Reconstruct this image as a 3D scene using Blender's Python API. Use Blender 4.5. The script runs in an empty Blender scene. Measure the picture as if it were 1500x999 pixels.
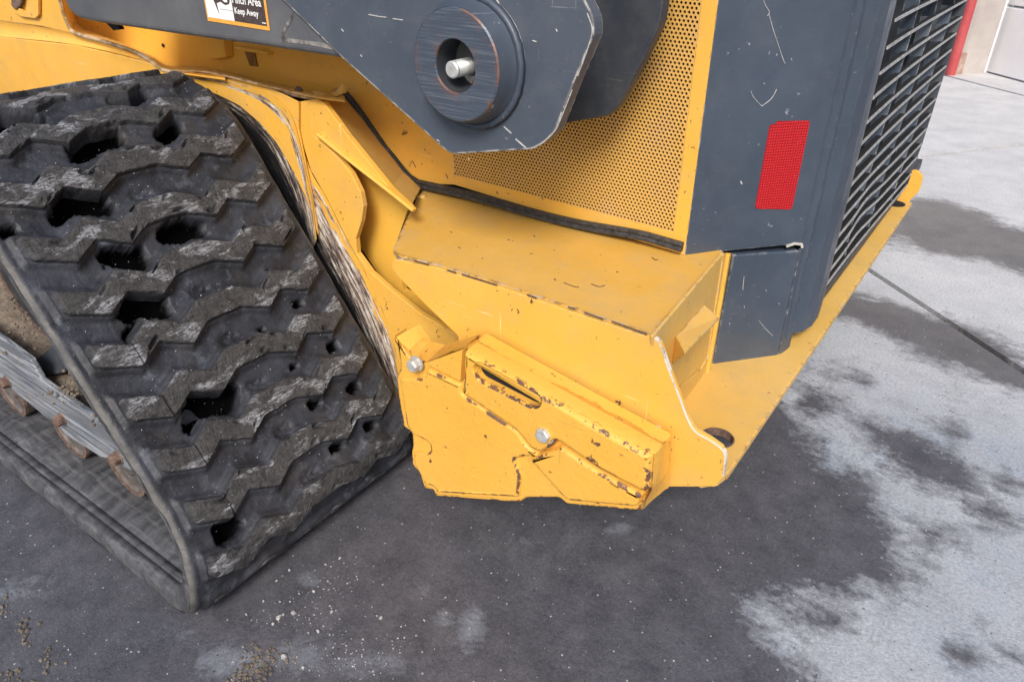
import bpy, bmesh, math, random
import numpy as np
from mathutils import Vector, Matrix, noise
from mathutils.geometry import tessellate_polygon
random.seed(7)
S = bpy.context.scene
COL = S.collection

# ------------------------------------------------------------------ camera, sky, sun, exposure
PITCH, YAW, FPX = math.radians(30.4), math.radians(35.3), 1053.0
CAM = Vector((0.87, -0.365, 0.9964))
FH = Vector((-math.sin(YAW), math.cos(YAW), 0))
RT = FH.cross(Vector((0, 0, 1)))
FW = FH*math.cos(PITCH) - Vector((0, 0, 1))*math.sin(PITCH)
UP = RT.cross(FW)
cd = bpy.data.cameras.new('camera'); cam = bpy.data.objects.new('camera', cd); COL.objects.link(cam)
cam.matrix_world = Matrix.Translation(CAM) @ Matrix((RT, UP, -FW)).transposed().to_4x4()
cd.sensor_width = 36; cd.lens = FPX/1500*36; cd.clip_start = 0.02; cd.clip_end = 400
S.camera = cam

SUN_EL, SUN_AZ = math.radians(42), math.radians(-62)      # azimuth of the sun, from +x towards +y
SUN_DIR = Vector((math.cos(SUN_EL)*math.cos(SUN_AZ), math.cos(SUN_EL)*math.sin(SUN_AZ), math.sin(SUN_EL)))
w = bpy.data.worlds.new('World'); S.world = w; w.use_nodes = True
wn = w.node_tree; wn.nodes.clear()
sky = wn.nodes.new('ShaderNodeTexSky'); sky.sky_type = 'NISHITA'; sky.sun_disc = False
sky.sun_elevation = SUN_EL; sky.sun_rotation = math.pi/2 - SUN_AZ
sky.dust_density = 3.0; sky.air_density = 1.0; sky.ozone_density = 1.0
bg = wn.nodes.new('ShaderNodeBackground'); bg.inputs[1].default_value = 0.118
wo = wn.nodes.new('ShaderNodeOutputWorld')
wn.links.new(sky.outputs[0], bg.inputs[0]); wn.links.new(bg.outputs[0], wo.inputs[0])
sl = bpy.data.lights.new('sun', 'SUN'); sl.energy = 2.5; sl.angle = math.radians(20); sl.color = (1, .96, .9)
so = bpy.data.objects.new('sun', sl); COL.objects.link(so)
so.rotation_euler = (-SUN_DIR).to_track_quat('-Z', 'Y').to_euler(); so.location = SUN_DIR*20
S.view_settings.view_transform = 'Standard'; S.view_settings.look = 'None'
S.view_settings.gamma = 1; S.view_settings.exposure = 0.38; S.view_settings.use_curve_mapping = False

# ------------------------------------------------------------------ measuring on the real planes of the machine
def ray(p): return FW + RT*((p[0]-750)/FPX) - UP*((p[1]-499.5)/FPX)
def on(p, x=None, y=None, z=None):
    ax, v = (0, x) if x is not None else (1, y) if y is not None else (2, z)
    d = ray(p); return CAM + d*((v-CAM[ax])/d[ax])
def onplane(p, q, n):
    d = ray(p); return CAM + d*((Vector(q)-CAM).dot(n)/d.dot(n))
def onv(p, A, B, off=0.0):
    n = Vector((B[1]-A[1], -(B[0]-A[0]), 0)).normalized()
    return onplane(p, Vector((A[0], A[1], 0)) + n*off, n)
def PY(pts, y): return [on(p, y=y) for p in pts]

# ------------------------------------------------------------------ materials
class NT:
    def __init__(s, name):
        s.m = bpy.data.materials.new(name); s.m.use_nodes = True; s.t = s.m.node_tree; s.t.nodes.clear()
        s.out = s.t.nodes.new('ShaderNodeOutputMaterial'); s.b = s.t.nodes.new('ShaderNodeBsdfPrincipled')
        s.t.links.new(s.b.outputs[0], s.out.inputs[0])
    def n(s, typ, ins=None, **kw):
        nd = s.t.nodes.new('ShaderNode'+typ)
        for k, v in kw.items(): setattr(nd, k, v)
        for k, v in (ins or {}).items(): s.put(nd, k, v)
        return nd
    def put(s, nd, k, v):
        sock = nd.inputs[k]
        if isinstance(v, bpy.types.NodeSocket): s.t.links.new(v, sock)
        elif isinstance(v, bpy.types.Node): s.t.links.new(v.outputs[0], sock)
        elif hasattr(sock.default_value, '__len__') and isinstance(v, (tuple, list)) and len(v) == 3 and len(sock.default_value) == 4: sock.default_value = (*v, 1)
        else: sock.default_value = v
    def P(s, k, v): s.put(s.b, k, v)
    def pos(s): return s.n('NewGeometry').outputs['Position']
    def uv(s): return s.n('TexCoord').outputs['UV']
    def map(s, v, sc=(1, 1, 1), rot=(0, 0, 0), loc=(0, 0, 0)):
        return s.n('Mapping', {'Vector': v, 'Scale': sc, 'Rotation': rot, 'Location': loc}).outputs[0]
    def noise(s, v, sc, det=4, rough=.55, dist=0):
        return s.n('TexNoise', {'Vector': v, 'Scale': sc, 'Detail': det, 'Roughness': rough, 'Distortion': dist}).outputs[0]
    def ramp(s, v, a, b, lo=0., hi=1.):
        return s.n('MapRange', {'Value': v, 'From Min': a, 'From Max': b, 'To Min': lo, 'To Max': hi}).outputs[0]
    def mx(s, f, a, b):
        nd = s.n('Mix', data_type='RGBA'); s.put(nd, 0, f); s.put(nd, 6, a); s.put(nd, 7, b); return nd.outputs[2]
    def mt(s, op, a, b=0.0, clamp=False):
        nd = s.n('Math', {0: a, 1: b}, operation=op); nd.use_clamp = clamp; return nd.outputs[0]
    def attr(s, name): return s.n('Attribute', attribute_name=name).outputs['Fac']
    def edge(s, r=.003):
        bv = s.n('Bevel', {'Radius': r}); bv.samples = 4
        d = s.n('VectorMath', {0: bv.outputs[0], 1: s.n('NewGeometry').outputs['Normal']}, operation='DOT_PRODUCT')
        return s.mt('SUBTRACT', 1.0, d.outputs['Value'])
    def convex(s, r=.005):
        ao = s.n('AmbientOcclusion', {'Distance': r}); ao.inside = True; ao.only_local = True; ao.samples = 6
        return s.mt('SUBTRACT', 1.0, ao.outputs['AO'])
    def bump(s, h, st=.3, d=.002):
        s.P('Normal', s.n('Bump', {'Height': h, 'Strength': st, 'Distance': d}).outputs[0])

def paint(name, base, faded, chip, chipedge, rough=.42, wear=.5, speck=.5, dust=.3, dustcol=(.3, .27, .22), scr=.4, scrcol=(.75, .6, .35), castbump=0.0, edger=.003, chips=.70):
    m = NT(name); p = m.pos()
    c = m.mx(m.ramp(m.noise(p, 5, 5, .6), .35, .7), base, faded)
    d = m.ramp(m.noise(p, 14, 8, .7), .48, .72, 0, dust)
    c = m.mx(d, c, dustcol)
    # long fine scratches in two directions
    for rot, sc, lo in ((.5, (9, 9, 260), .69), (-.9, (260, 14, 9), .70)):
        f = m.noise(m.map(p, sc, (rot, rot*.6, rot)), 1.0, 3, .6)
        g = m.ramp(m.noise(p, 7, 2), .5, .62)
        c = m.mx(m.mt('MULTIPLY', m.mt('MULTIPLY', m.ramp(f, lo, lo+.03), g), scr), c, scrcol)
    # specks and small chips
    s1 = m.ramp(m.noise(p, 120, 3, .6), .70, .73); s2 = m.ramp(m.noise(p, 34, 6, .7), chips, chips+.015)
    c = m.mx(m.mt('MULTIPLY', m.mt('MAXIMUM', s1, s2), speck), c, chip)
    e = m.mt('MULTIPLY', m.attr('shoulder'), 1.0) if castbump else m.ramp(m.edge(edger), .01, .12)
    en = m.mt('MULTIPLY', e, m.ramp(m.noise(p, 60, 6, .7), .60-.22*wear, .66-.22*wear))
    em = m.mx(m.ramp(m.noise(p, 45, 3), .45, .55), chip, chipedge)
    if castbump: en = m.mt('MULTIPLY', m.ramp(e, .3, .9), m.ramp(m.mt('ADD', m.noise(p, 26, 7, .75), m.mt('MULTIPLY', e, .06)), .565, .585))
    c = m.mx(m.mt('MULTIPLY', en, min(1, wear*1.6)), c, em)
    m.P('Base Color', c)
    m.P('Roughness', m.ramp(m.noise(p, 22, 5, .6), .3, .7, rough-.08, rough+.18))
    m.P('Metallic', 0.0); m.P('Specular IOR Level', .5)
    h = m.noise(p, 260, 3, .6)
    if castbump: h = m.mt('ADD', m.mt('MULTIPLY', h, .4), m.mt('MULTIPLY', m.noise(p, 70, 6, .6), castbump))
    m.bump(h, .25 if not castbump else .5, .0012 if not castbump else .003)
    return m.m

YB, YF = (.77, .41, .058), (.81, .45, .088)
RUST = (.13, .055, .03)
M = {}
M['yellow'] = paint('yellow_paint', YB, YF, (.10, .06, .035), (.55, .5, .42), wear=.45, speck=.95, dust=.42, dustcol=(.52, .34, .14), scr=.6, scrcol=(.95, .75, .45), chips=.655)
M['yellow_wall'] = paint('yellow_body_paint', (.76, .42, .05), (.80, .46, .08), (.09, .055, .03), (.4, .3, .2), wear=.25, speck=.8, dust=.1, scr=.3)
M['yellow_dusty'] = paint('dusty_yellow_paint', (.67, .40, .085), (.70, .44, .13), (.10, .06, .035), (.40, .38, .36), wear=.55, speck=.8, dust=.35, dustcol=(.42, .32, .19), scr=.35, scrcol=(.4, .33, .22), rough=.5, edger=.004)
M['yellow_cast'] = paint('cast_yellow_paint', (.77, .41, .058), (.80, .445, .085), (.15, .07, .04), (.11, .06, .045), wear=.85, speck=1, dust=.14, dustcol=(.5, .3, .12), scr=.75, scrcol=(.2, .12, .06), castbump=.8, edger=.006, chips=.665)
M['cast_top'] = paint('rough_cast_yellow', (.62, .32, .045), (.70, .37, .07), (.16, .07, .035), (.10, .06, .045), wear=.9, speck=1, dust=.35, dustcol=(.45, .22, .07), scr=.6, scrcol=(.2, .12, .06), castbump=1.0, edger=.006, chips=.61)
M['tray_paint'] = paint('tray_paint', (.63, .35, .06), (.68, .40, .10), (.10, .06, .035), (.40, .37, .36), wear=.75, speck=.9, dust=.4, dustcol=(.45, .33, .18), scr=.45, scrcol=(.30, .22, .14), rough=.5, edger=.011)
M['yellow_worn_edge'] = paint('worn_yellow_rim', (.66, .40, .10), (.42, .28, .15), (.10, .075, .07), (.50, .42, .36), wear=1.1, speck=1, dust=.8, dustcol=(.22, .18, .16), scr=.6, edger=.01)
M['grey'] = paint('blue_grey_paint', (.048, .064, .092), (.066, .085, .118), (.30, .31, .33), (.62, .6, .56), rough=.34, wear=.45, chips=.68, speck=.75, dust=.18, dustcol=(.13, .14, .15), scr=.30, scrcol=(.30, .33, .37))
M['grey_link'] = paint('link_grey_paint', (.058, .075, .102), (.082, .098, .125), (.25, .22, .2), (.74, .71, .66), rough=.36, wear=1.0, speck=.6, dust=.3, dustcol=(.15, .16, .18), scr=.5, scrcol=(.42, .45, .5), edger=.005)
M['grey_arm'] = paint('arm_grey_sky_sheen', (.085, .092, .105), (.135, .137, .145), (.22, .22, .22), (.68, .64, .58), rough=.36, wear=.55, speck=.5, dust=.35, dustcol=(.15, .145, .15), scr=.35, scrcol=(.38, .4, .43))  # lighter grey: grazing sky reflection on the arm is put into the colour
M['grey_dark'] = paint('dark_and_shaded_grey', (.030, .036, .048), (.04, .046, .058), (.14, .14, .14), (.25, .25, .25), rough=.45, wear=.15, speck=.3, dust=.1, scr=.1)

def steel_worn():
    m = NT('worn_boss_steel'); p = m.pos()
    c = m.mx(m.ramp(m.noise(m.map(p, (9, 60, 420), (0, -.18, 0)), 1, 5, .7), .50, .80), (.070, .090, .125), (.28, .31, .36))
    e = m.ramp(m.edge(.022), .006, .07)
    r = m.mt('MAXIMUM', m.mt('MULTIPLY', e, m.ramp(m.noise(m.map(p, (1, 1, 1), loc=(3, 0, 1)), 15, 6, .7), .50, .53)), m.ramp(m.noise(p, 17, 6, .7), .64, .67))
    c = m.mx(r, c, m.mx(m.noise(p, 90, 4), (.11, .05, .032), (.30, .155, .105)))
    m.P('Base Color', c); m.P('Roughness', .42); m.P('Metallic', .25); m.bump(m.noise(p, 140, 5), .3, .001); return m.m
M['boss'] = steel_worn()
def simple(name, a, b, sc=40, rough=.6, metal=0., bump=.3, bsc=200, bd=.001, lo=.35, hi=.65):
    m = NT(name); p = m.pos()
    m.P('Base Color', m.mx(m.ramp(m.noise(p, sc, 6, .65), lo, hi), a, b)); m.P('Roughness', rough); m.P('Metallic', metal)
    m.bump(m.noise(p, bsc, 4, .6), bump, bd); return m.m
M['zinc'] = simple('zinc_plated_steel', (.42, .42, .40), (.66, .67, .68), 60, .36, .35)
M['rusty'] = simple('rusty_steel', (.085, .052, .040), (.23, .15, .115), 90, .8, .2, .6, 120, .003)
M['black'] = simple('black_void_lining', (.006, .006, .007), (.012, .012, .013), 30, .8)
M['seal'] = simple('ribbed_black_rubber', (.018, .018, .019), (.065, .065, .068), 130, .55, 0, .35, 300, .001)
M['alu'] = simple('bare_slat_edge', (.36, .36, .36), (.62, .62, .61), 50, .45, .35)
M['mud'] = simple('dry_mud', (.11, .085, .065), (.24, .195, .155), 45, .95, 0, 1, 90, .006)
M['clod'] = simple('mud_clods', (.09, .075, .06), (.20, .165, .13), 30, .95, 0, .8, 150, .003)
M['stone'] = simple('pale_grit', (.20, .20, .20), (.50, .49, .48), 300, .9)
M['bevel_rust'] = simple('chipped_lip', (.10, .065, .05), (.55, .48, .40), 75, .7, 0, .5, 200, .002)
M['red'] = simple('red_painted_post', (.36, .035, .045), (.50, .09, .09), 3, .55)
M['wall'] = simple('beige_rendered_wall', (.36, .32, .30), (.50, .46, .43), 2.5, .9, 0, .4, 60, .004)
M['door'] = simple('white_garage_door', (.80, .80, .82), (.88, .88, .89), 2, .45)
M['rustwall'] = simple('rust_stained_base', (.28, .14, .10), (.52, .40, .34), 9, .9)
M['white'] = simple('white_print', (.78, .78, .77), (.84, .84, .83), 200, .4)
M['orange'] = simple('orange_border_print', (.85, .36, .05), (.88, .42, .09), 90, .4)
M['brownblack'] = simple('dark_print', (.052, .038, .036), (.09, .07, .066), 130, .4)
M['fin'] = simple('cooler_core', (.004, .005, .007), (.05, .065, .085), 12, .5, .3, .4, 300, .001, .52, .75)

def reflector():
    m = NT('red_reflective_tape'); p = m.pos()
    sp = m.n('SeparateXYZ', {0: p}); a_ = m.mt('ADD', m.mt('MULTIPLY', sp.outputs[0], .66), m.mt('MULTIPLY', sp.outputs[1], .75)); v = m.mt('MAXIMUM', m.mt('SINE', m.mt('MULTIPLY', a_, 1500.0)), m.mt('SINE', m.mt('MULTIPLY', sp.outputs[2], 1500.0)))
    c = m.mx(m.ramp(v, .3, 1.0), (.56, .012, .018), (.34, .006, .010))
    c = m.mx(m.ramp(m.noise(p, 60, 6, .7), .62, .72, 0, .35), c, (.70, .16, .14))
    m.P('Base Color', c); m.P('Roughness', .35); m.bump(v, .6, .0012); return m.m
M['reflector'] = reflector()

def scuffed_steel():                                     # track frame, scraped along its length
    m = NT('scraped_frame_steel'); p = m.pos()
    f = m.noise(m.map(p, (7, 200, 200)), 1, 6, .75); g = m.noise(m.map(p, (3, 60, 60), (0, .1, 0)), 1, 4, .6)
    c = m.mx(m.ramp(f, .42, .60), (.10, .115, .14), (.42, .44, .47)); c = m.mx(m.ramp(g, .50, .62), c, (.16, .17, .19))
    c = m.mx(m.ramp(m.noise(p, 26, 5, .6), .60, .68, 0, .7), c, (.30, .24, .19))
    m.P('Base Color', c); m.P('Roughness', .5); m.P('Metallic', .2); m.bump(f, .5, .001); return m.m
M['scraped'] = scuffed_steel()

def rubber(name, lug):
    m = NT(name); p = m.pos(); uv = m.uv()
    c = m.mx(m.ramp(m.noise(p, 16, 6, .65), .35, .68), (.012, .013, .017), (.044, .048, .062))
    c = m.mx(m.ramp(m.noise(p, 11, 7, .7), .54, .72, 0, .45), c, (.095, .082, .07))      # brown dust
    c = m.mx(m.ramp(m.noise(p, 30, 4, .7), .58, .75, 0, .5), c, (.17, .19, .235))        # bluish bloom
    if lug:
        top = m.attr('top')
        st = m.noise(m.map(uv, (62, 420, 1), (0, 0, .12)), 1, 8, .85, 1.2)
        zone = m.ramp(m.noise(m.map(uv, (15, 26, 1)), 1, 4, .6, .5), .53, .60)
        c2 = m.mx(m.ramp(m.noise(p, 55, 6, .7), .38, .68), (.015, .014, .014), (.062, .059, .059))
        k = m.mt('MULTIPLY', m.ramp(st, .47, .53), m.ramp(zone, 0, 1, .10, .95))
        c2 = m.mx(k, c2, m.mx(m.noise(p, 40), (.24, .25, .28), (.50, .51, .55)))
        c = m.mx(top, c, c2)
        bh = m.mt('ADD', m.mt('MULTIPLY', st, .8), m.mt('MULTIPLY', m.noise(p, 160, 5, .7), .8))
    else:
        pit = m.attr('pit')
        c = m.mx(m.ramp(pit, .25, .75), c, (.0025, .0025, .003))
        e = m.attr('edge')
        c = m.mx(m.mt('MULTIPLY', e, m.ramp(m.noise(p, 30, 5, .6), .3, .6, .2, .8)), c, (.15, .14, .125))
        bh = m.mt('ADD', m.noise(p, 190, 4, .6), m.mt('MULTIPLY', m.noise(p, 45, 5, .6), 1.5))
    sp = m.ramp(m.noise(p, 420, 2, .5), .74, .76)
    c = m.mx(m.mt('MULTIPLY', sp, .8), c, (.5, .48, .44))
    m.P('Base Color', c); m.P('Roughness', m.ramp(m.noise(p, 28, 4), .3, .7, .42, .72)); m.P('Specular IOR Level', m.mt('MULTIPLY', m.mt('SUBTRACT', 1.0, m.attr('pit')), .45))
    m.bump(bh, .9 if lug else .5, .003 if lug else .002); return m.m
M['lug'] = rubber('scuffed_lug_rubber', True); M['belt'] = rubber('belt_rubber', False)

def inner_rubber():
    m = NT('inner_belt_rubber'); p = m.pos()
    f = m.noise(m.map(p, (60, 14, 14)), 1, 6, .7); g = m.noise(m.map(p, (14, 90, 30)), 1, 6, .7)
    c = m.mx(m.ramp(f, .35, .68), (.035, .036, .042), (.105, .105, .112)); c = m.mx(m.ramp(g, .5, .66, 0, .6), c, (.19, .19, .195))
    m.P('Base Color', c); m.P('Roughness', .55); m.bump(m.noise(p, 150, 5, .7), .5, .002); return m.m
M['inner'] = inner_rubber()

def wear_strip():                                        # yellow sheet rubbed by the track: attribute wear runs 0 (clean) to 1 (rubber black)
    m = NT('rubbed_yellow_sheet'); p = m.pos(); uv = m.uv(); a = m.attr('wear')
    st = m.noise(m.map(uv, (.6, 34, 1)), 1.6, 5, .7, .1)
    fine = m.noise(m.map(uv, (1.0, 80, 1)), 1.5, 4, .7, .1)
    f2 = m.noise(m.map(uv, (1.4, 110, 1), loc=(4, 2, 0)), 1.5, 4, .7, .1)
    v = m.mt('ADD', a, m.mt('MULTIPLY', m.mt('SUBTRACT', st, .5), 1.1))
    pale = m.mx(m.ramp(m.noise(p, 50, 4), .4, .6), (.50, .42, .34), (.74, .69, .62))
    brown = m.mx(m.ramp(m.noise(p, 70, 4), .4, .6), (.10, .07, .06), (.27, .19, .15))
    mixs = m.mx(m.ramp(fine, .47, .51), pale, brown)
    c = m.mx(m.ramp(v, .06, .13), YB, mixs)
    c = m.mx(m.mt('MULTIPLY', m.ramp(f2, .50, .54), m.ramp(v, .30, .50)), c, (.05, .04, .038))
    dark = m.mx(m.mt('MULTIPLY', m.ramp(fine, .60, .64), .7), (.016, .015, .017), (.30, .26, .23))
    c = m.mx(m.ramp(v, .56, .70), c, dark)
    m.P('Base Color', c); m.P('Roughness', .5); m.bump(m.mt('ADD', st, fine), .5, .002); return m.m
M['wear'] = wear_strip()

def concrete():
    m = NT('concrete'); p = m.pos(); wet = m.attr('wet'); pale = m.attr('pale')
    n1 = m.noise(p, 7, 9, .68); n2 = m.noise(m.map(p, (1, 1.7, 1), (0, 0, .7)), 19, 8, .75, .3)
    v = m.mt('ADD', wet, m.mt('ADD', m.mt('MULTIPLY', m.mt('SUBTRACT', n1, .5), .34), m.mt('MULTIPLY', m.mt('SUBTRACT', n2, .5), .24)))
    v = m.mt('ADD', v, m.mt('MULTIPLY', m.mt('SUBTRACT', m.noise(p, 70, 6, .75), .5), .14)); k = m.ramp(v, -.050, .050)
    dry = m.mx(m.ramp(m.noise(p, 9, 8, .7), .35, .68), (.30, .32, .36), (.47, .49, .53))
    dry = m.mx(m.ramp(m.noise(p, 4.5, 8, .75), .50, .66, 0, .7), dry, (.21, .265, .335))
    dry = m.mx(m.ramp(m.noise(m.map(p, (1, 1, 1), loc=(7, 3, 0)), 8, 8, .75), .57, .66, 0, .65), dry, (.17, .17, .185))
    dry = m.mx(m.attr('brown'), dry, m.mx(m.ramp(m.noise(p, 5, 7, .7), .35, .65), (.47, .47, .48), (.60, .595, .60)))
    dr = m.mx(m.ramp(m.noise(p, 14, 9, .75), .34, .66), (.052, .053, .064), (.118, .117, .133))
    dr = m.mx(m.attr('brown'), dr, m.mx(m.noise(p, 14, 5), (.16, .15, .145), (.24, .225, .215)))
    dr = m.mx(m.ramp(m.noise(p, 2.6, 5, .6), .40, .68, 0, .5), dr, (.070, .069, .082))
    pv = m.mt('ADD', pale, m.mt('MULTIPLY', m.mt('SUBTRACT', m.noise(p, 22, 8, .75, .6), .5), 1.5))
    dr = m.mx(m.ramp(pv, .42, .95, 0, .6), dr, (.30, .33, .38))
    dr = m.mx(m.ramp(m.noise(m.map(p, (30, 260, 1), (0, 0, .9)), 1, 4, .7), .70, .76, 0, .35), dr, (.3, .32, .36))
    c = m.mx(k, dry, dr)
    vo = m.n('TexVoronoi', {'Vector': p, 'Scale': 95.0}); r_ = m.n('SeparateColor', {0: vo.outputs['Color']})
    dots = m.mt('MULTIPLY', m.mt('LESS_THAN', vo.outputs['Distance'], .16), m.mt('GREATER_THAN', r_.outputs[0], .80))
    c = m.mx(m.mt('MULTIPLY', dots, .75), c, m.mx(m.mt('GREATER_THAN', r_.outputs[1], .45), (.035, .033, .035), (.50, .50, .51)))
    vo2 = m.n('TexVoronoi', {'Vector': p, 'Scale': 34.0}); r2 = m.n('SeparateColor', {0: vo2.outputs['Color']})
    d2 = m.mt('MULTIPLY', m.mt('LESS_THAN', m.mt('ADD', vo2.outputs['Distance'], m.mt('MULTIPLY', m.noise(p, 200, 3), .15)), .19), m.mt('GREATER_THAN', r2.outputs[0], .90))
    c = m.mx(m.mt('MULTIPLY', d2, .6), c, (.05, .047, .045))
    g = m.noise(p, 330, 3, .7)
    gm = m.n('Mix', data_type='RGBA', blend_type='MULTIPLY'); m.put(gm, 0, 1.0); m.put(gm, 6, c); gv = m.ramp(m.noise(p, 150, 5, .8), .32, .68, .70, 1.30); m.put(gm, 7, m.n('CombineXYZ', {0: gv, 1: gv, 2: gv}).outputs[0]); c = gm.outputs[2]
    c = m.mx(m.ramp(g, .62, .70, 0, .45), c, (.42, .42, .43)); c = m.mx(m.ramp(g, .40, .30, 0, .45), c, (.03, .03, .035))
    c = m.mx(m.ramp(m.noise(p, 190, 2, .6), .73, .76, 0, .8), c, (.55, .55, .55))
    m.P('Base Color', c); m.P('Roughness', m.mt('ADD', m.ramp(k, 0, 1, .85, .50), m.mt('MULTIPLY', m.mt('SUBTRACT', m.noise(p, 25, 6, .7), .5), .35)))
    m.bump(m.mt('ADD', m.noise(p, 300, 4, .7), m.mt('MULTIPLY', m.noise(p, 60, 5, .7), 1.2)), .55, .0022); return m.m
M['concrete'] = concrete()
M['joint'] = simple('joint_filler', (.04, .037, .034), (.09, .085, .08), 20, .95)

# ------------------------------------------------------------------ mesh helpers
def link(o, parent=None):
    COL.objects.link(o)
    if parent: o.parent = parent; o.matrix_parent_inverse = Matrix.Translation(-parent_loc(parent))
    return o
def parent_loc(p): 
    l = Vector(p.location)
    return l
def mk(name, vs, fs, mat, parent=None, smooth=False, hard=False, attrs=None, uvs=None, bevel=0, seg=2, kind=None, label=None):
    me = bpy.data.meshes.new(name); me.from_pydata([tuple(v) for v in vs], [], fs); me.validate()
    me.materials.append(mat)
    for k, a in (attrs or {}).items():
        at = me.attributes.new(k, 'FLOAT', 'POINT'); at.data.foreach_set('value', np.asarray(a, dtype=np.float32))
    if uvs is not None:
        ul = me.uv_layers.new(name='UVMap'); li = np.zeros(len(me.loops), dtype=np.int32); me.loops.foreach_get('vertex_index', li)
        ul.data.foreach_set('uv', np.asarray(uvs, dtype=np.float32)[li].ravel())
    if smooth: me.polygons.foreach_set('use_smooth', [True]*len(me.polygons))
    me.update(); o = bpy.data.objects.new(name, me); link(o, parent)
    if bevel:
        b = o.modifiers.new('bevel', 'BEVEL'); b.width = bevel; b.segments = seg; b.limit_method = 'ANGLE'; b.angle_limit = math.radians(35); b.harden_normals = hard
        if hard: me.polygons.foreach_set('use_smooth', [True]*len(me.polygons))
    if kind: o['kind'] = kind
    if label: o['label'] = label
    return o
def fixn(vs, fs):
    bm = bmesh.new(); V = [bm.verts.new(v) for v in vs]
    for f in fs:
        try: bm.faces.new([V[i] for i in f])
        except ValueError: pass
    bmesh.ops.recalc_face_normals(bm, faces=bm.faces)
    bm.verts.index_update(); a = [v.co.copy() for v in bm.verts]; b = [[v.index for v in f.verts] for f in bm.faces]; bm.free(); return a, b
def prism(front, thick, holes=()):
    """closed solid: outline (list of Vector) pushed along vector thick; holes are outlines too"""
    loops = [front] + list(holes); vs = []; fs = []
    for l in loops: vs += l
    n = len(vs); vs = vs + [v+thick for v in vs]
    if holes:
        for t in tessellate_polygon(loops): fs.append(list(t)); fs.append([i+n for i in reversed(t)])
    else: fs.append(list(range(n))); fs.append([i+n for i in reversed(range(n))])
    b = 0
    for l in loops:
        k = len(l)
        for i in range(k): j = (i+1) % k; fs.append([b+i, b+j, b+j+n, b+i+n])
        b += k
    return fixn(vs, fs)
def solid(name, front, thick, mat, parent, holes=(), bevel=.0015, seg=2, **kw):
    vs, fs = prism(front, Vector(thick), holes); return mk(name, vs, fs, mat, parent, bevel=bevel, seg=seg, **kw)
def inset(loop, d):
    n = len(loop); ar = sum(loop[i].x*loop[(i+1) % n].z-loop[(i+1) % n].x*loop[i].z for i in range(n)); sg = 1 if ar > 0 else -1; out = []
    for i in range(n):
        a, b, c = loop[i-1], loop[i], loop[(i+1) % n]; e1 = Vector((b.x-a.x, 0, b.z-a.z)).normalized(); e2 = Vector((c.x-b.x, 0, c.z-b.z)).normalized()
        n1 = Vector((-e1.z, 0, e1.x))*sg; n2 = Vector((-e2.z, 0, e2.x))*sg; m = n1+n2
        if m.length < 1e-4: m = n1
        m.normalize(); k = min(1.6, 1/max(.4, m.dot(n1))); out.append(b+m*d*k)
    return out
def emboss(name, loop, rise, root, mat, parent, r=.008, hole=None, rh=.003):
    """cast relief: outline given at the foot (y of loop), rounded shoulders rising by rise towards -y, closed at depth root"""
    prof = [(0, 0), (.16*r, .42*rise), (.42*r, .78*rise), (.72*r, .95*rise), (r, rise), (r+.0025, rise)]
    rings = [[p+Vector((0, root, 0)) for p in loop]]+[[q+Vector((0, -h, 0)) for q in inset(loop, d)] for d, h in prof]
    vs = [v for rr in rings for v in rr]; n = len(loop); fs = []; aw = [x for x in (0, 0, .4, 1, 1, .7, 0) for _ in range(n)]
    for k in range(len(rings)-1):
        for i in range(n): j = (i+1) % n; fs.append([k*n+i, k*n+j, (k+1)*n+j, (k+1)*n+i])
    caps = [rings[-1]]; base = (len(rings)-1)*n; idx = list(range(base, base+n))
    if hole:
        m = len(hole); hr = [[q+Vector((0, -h, 0)) for q in inset(hole, -d*rh/r)] for d, h in prof]; hr = [[p+Vector((0, root, 0)) for p in hole]]+hr; b = len(vs); vs += [v for rr in hr for v in rr]; aw += [x for x in (0, 0, .4, 1, 1, .7, 0) for _ in range(m)]
        for k in range(len(hr)-1):
            for i in range(m): j = (i+1) % m; fs.append([b+k*m+i, b+k*m+j, b+(k+1)*m+j, b+(k+1)*m+i])
        caps.append(hr[-1]); idx += list(range(b+(len(hr)-1)*m, b+len(hr)*m))
        for t in tessellate_polygon(caps): fs.append([idx[q] for q in t])
    else:
        for t in tessellate_polygon([rings[-1]]): fs.append([idx[q] for q in t])
    vs, fs = fixn(vs, fs); o = mk(name, vs, fs, mat, parent, smooth=False, attrs={'shoulder': aw})
    for p_ in o.data.polygons: p_.use_smooth = len(p_.vertices) == 4
    return o
def joinm(*ms):
    V = []; F = []
    for vs, fs in ms:
        b = len(V); V += list(vs); F += [[i+b for i in f] for f in fs]
    return V, F
def basis(ax):
    ax = Vector(ax).normalized(); t = Vector((0, 0, 1)) if abs(ax.z) < .9 else Vector((1, 0, 0))
    a = ax.cross(t).normalized(); return ax, a, ax.cross(a).normalized()
def lathe(c, ax, prof, n=40):
    """prof: list of (distance along axis, radius)"""
    ax, a, b = basis(ax); c = Vector(c); vs = []; fs = []
    for d, r in prof:
        for i in range(n):
            t = 2*math.pi*i/n; vs.append(c+ax*d+(a*math.cos(t)+b*math.sin(t))*max(r, 1e-5))
    for k in range(len(prof)-1):
        for i in range(n): j = (i+1) % n; fs.append([k*n+i, k*n+j, (k+1)*n+j, (k+1)*n+i])
    return fixn(vs, fs)
def hexhead(c, ax, r, h, n=6, rot=.3):
    ax, a, b = basis(ax); c = Vector(c); vs = []
    for d, k in ((0, 1), (h*.8, 1), (h, .86)):
        for i in range(n): t = 2*math.pi*i/n+rot; vs.append(c+ax*d+(a*math.cos(t)+b*math.sin(t))*r*k)
    fs = [[k*n+i, k*n+(i+1) % n, (k+1)*n+(i+1) % n, (k+1)*n+i] for k in range(2) for i in range(n)] + [list(range(2*n, 3*n)), list(range(n))[::-1]]
    return fixn(vs, fs)
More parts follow.
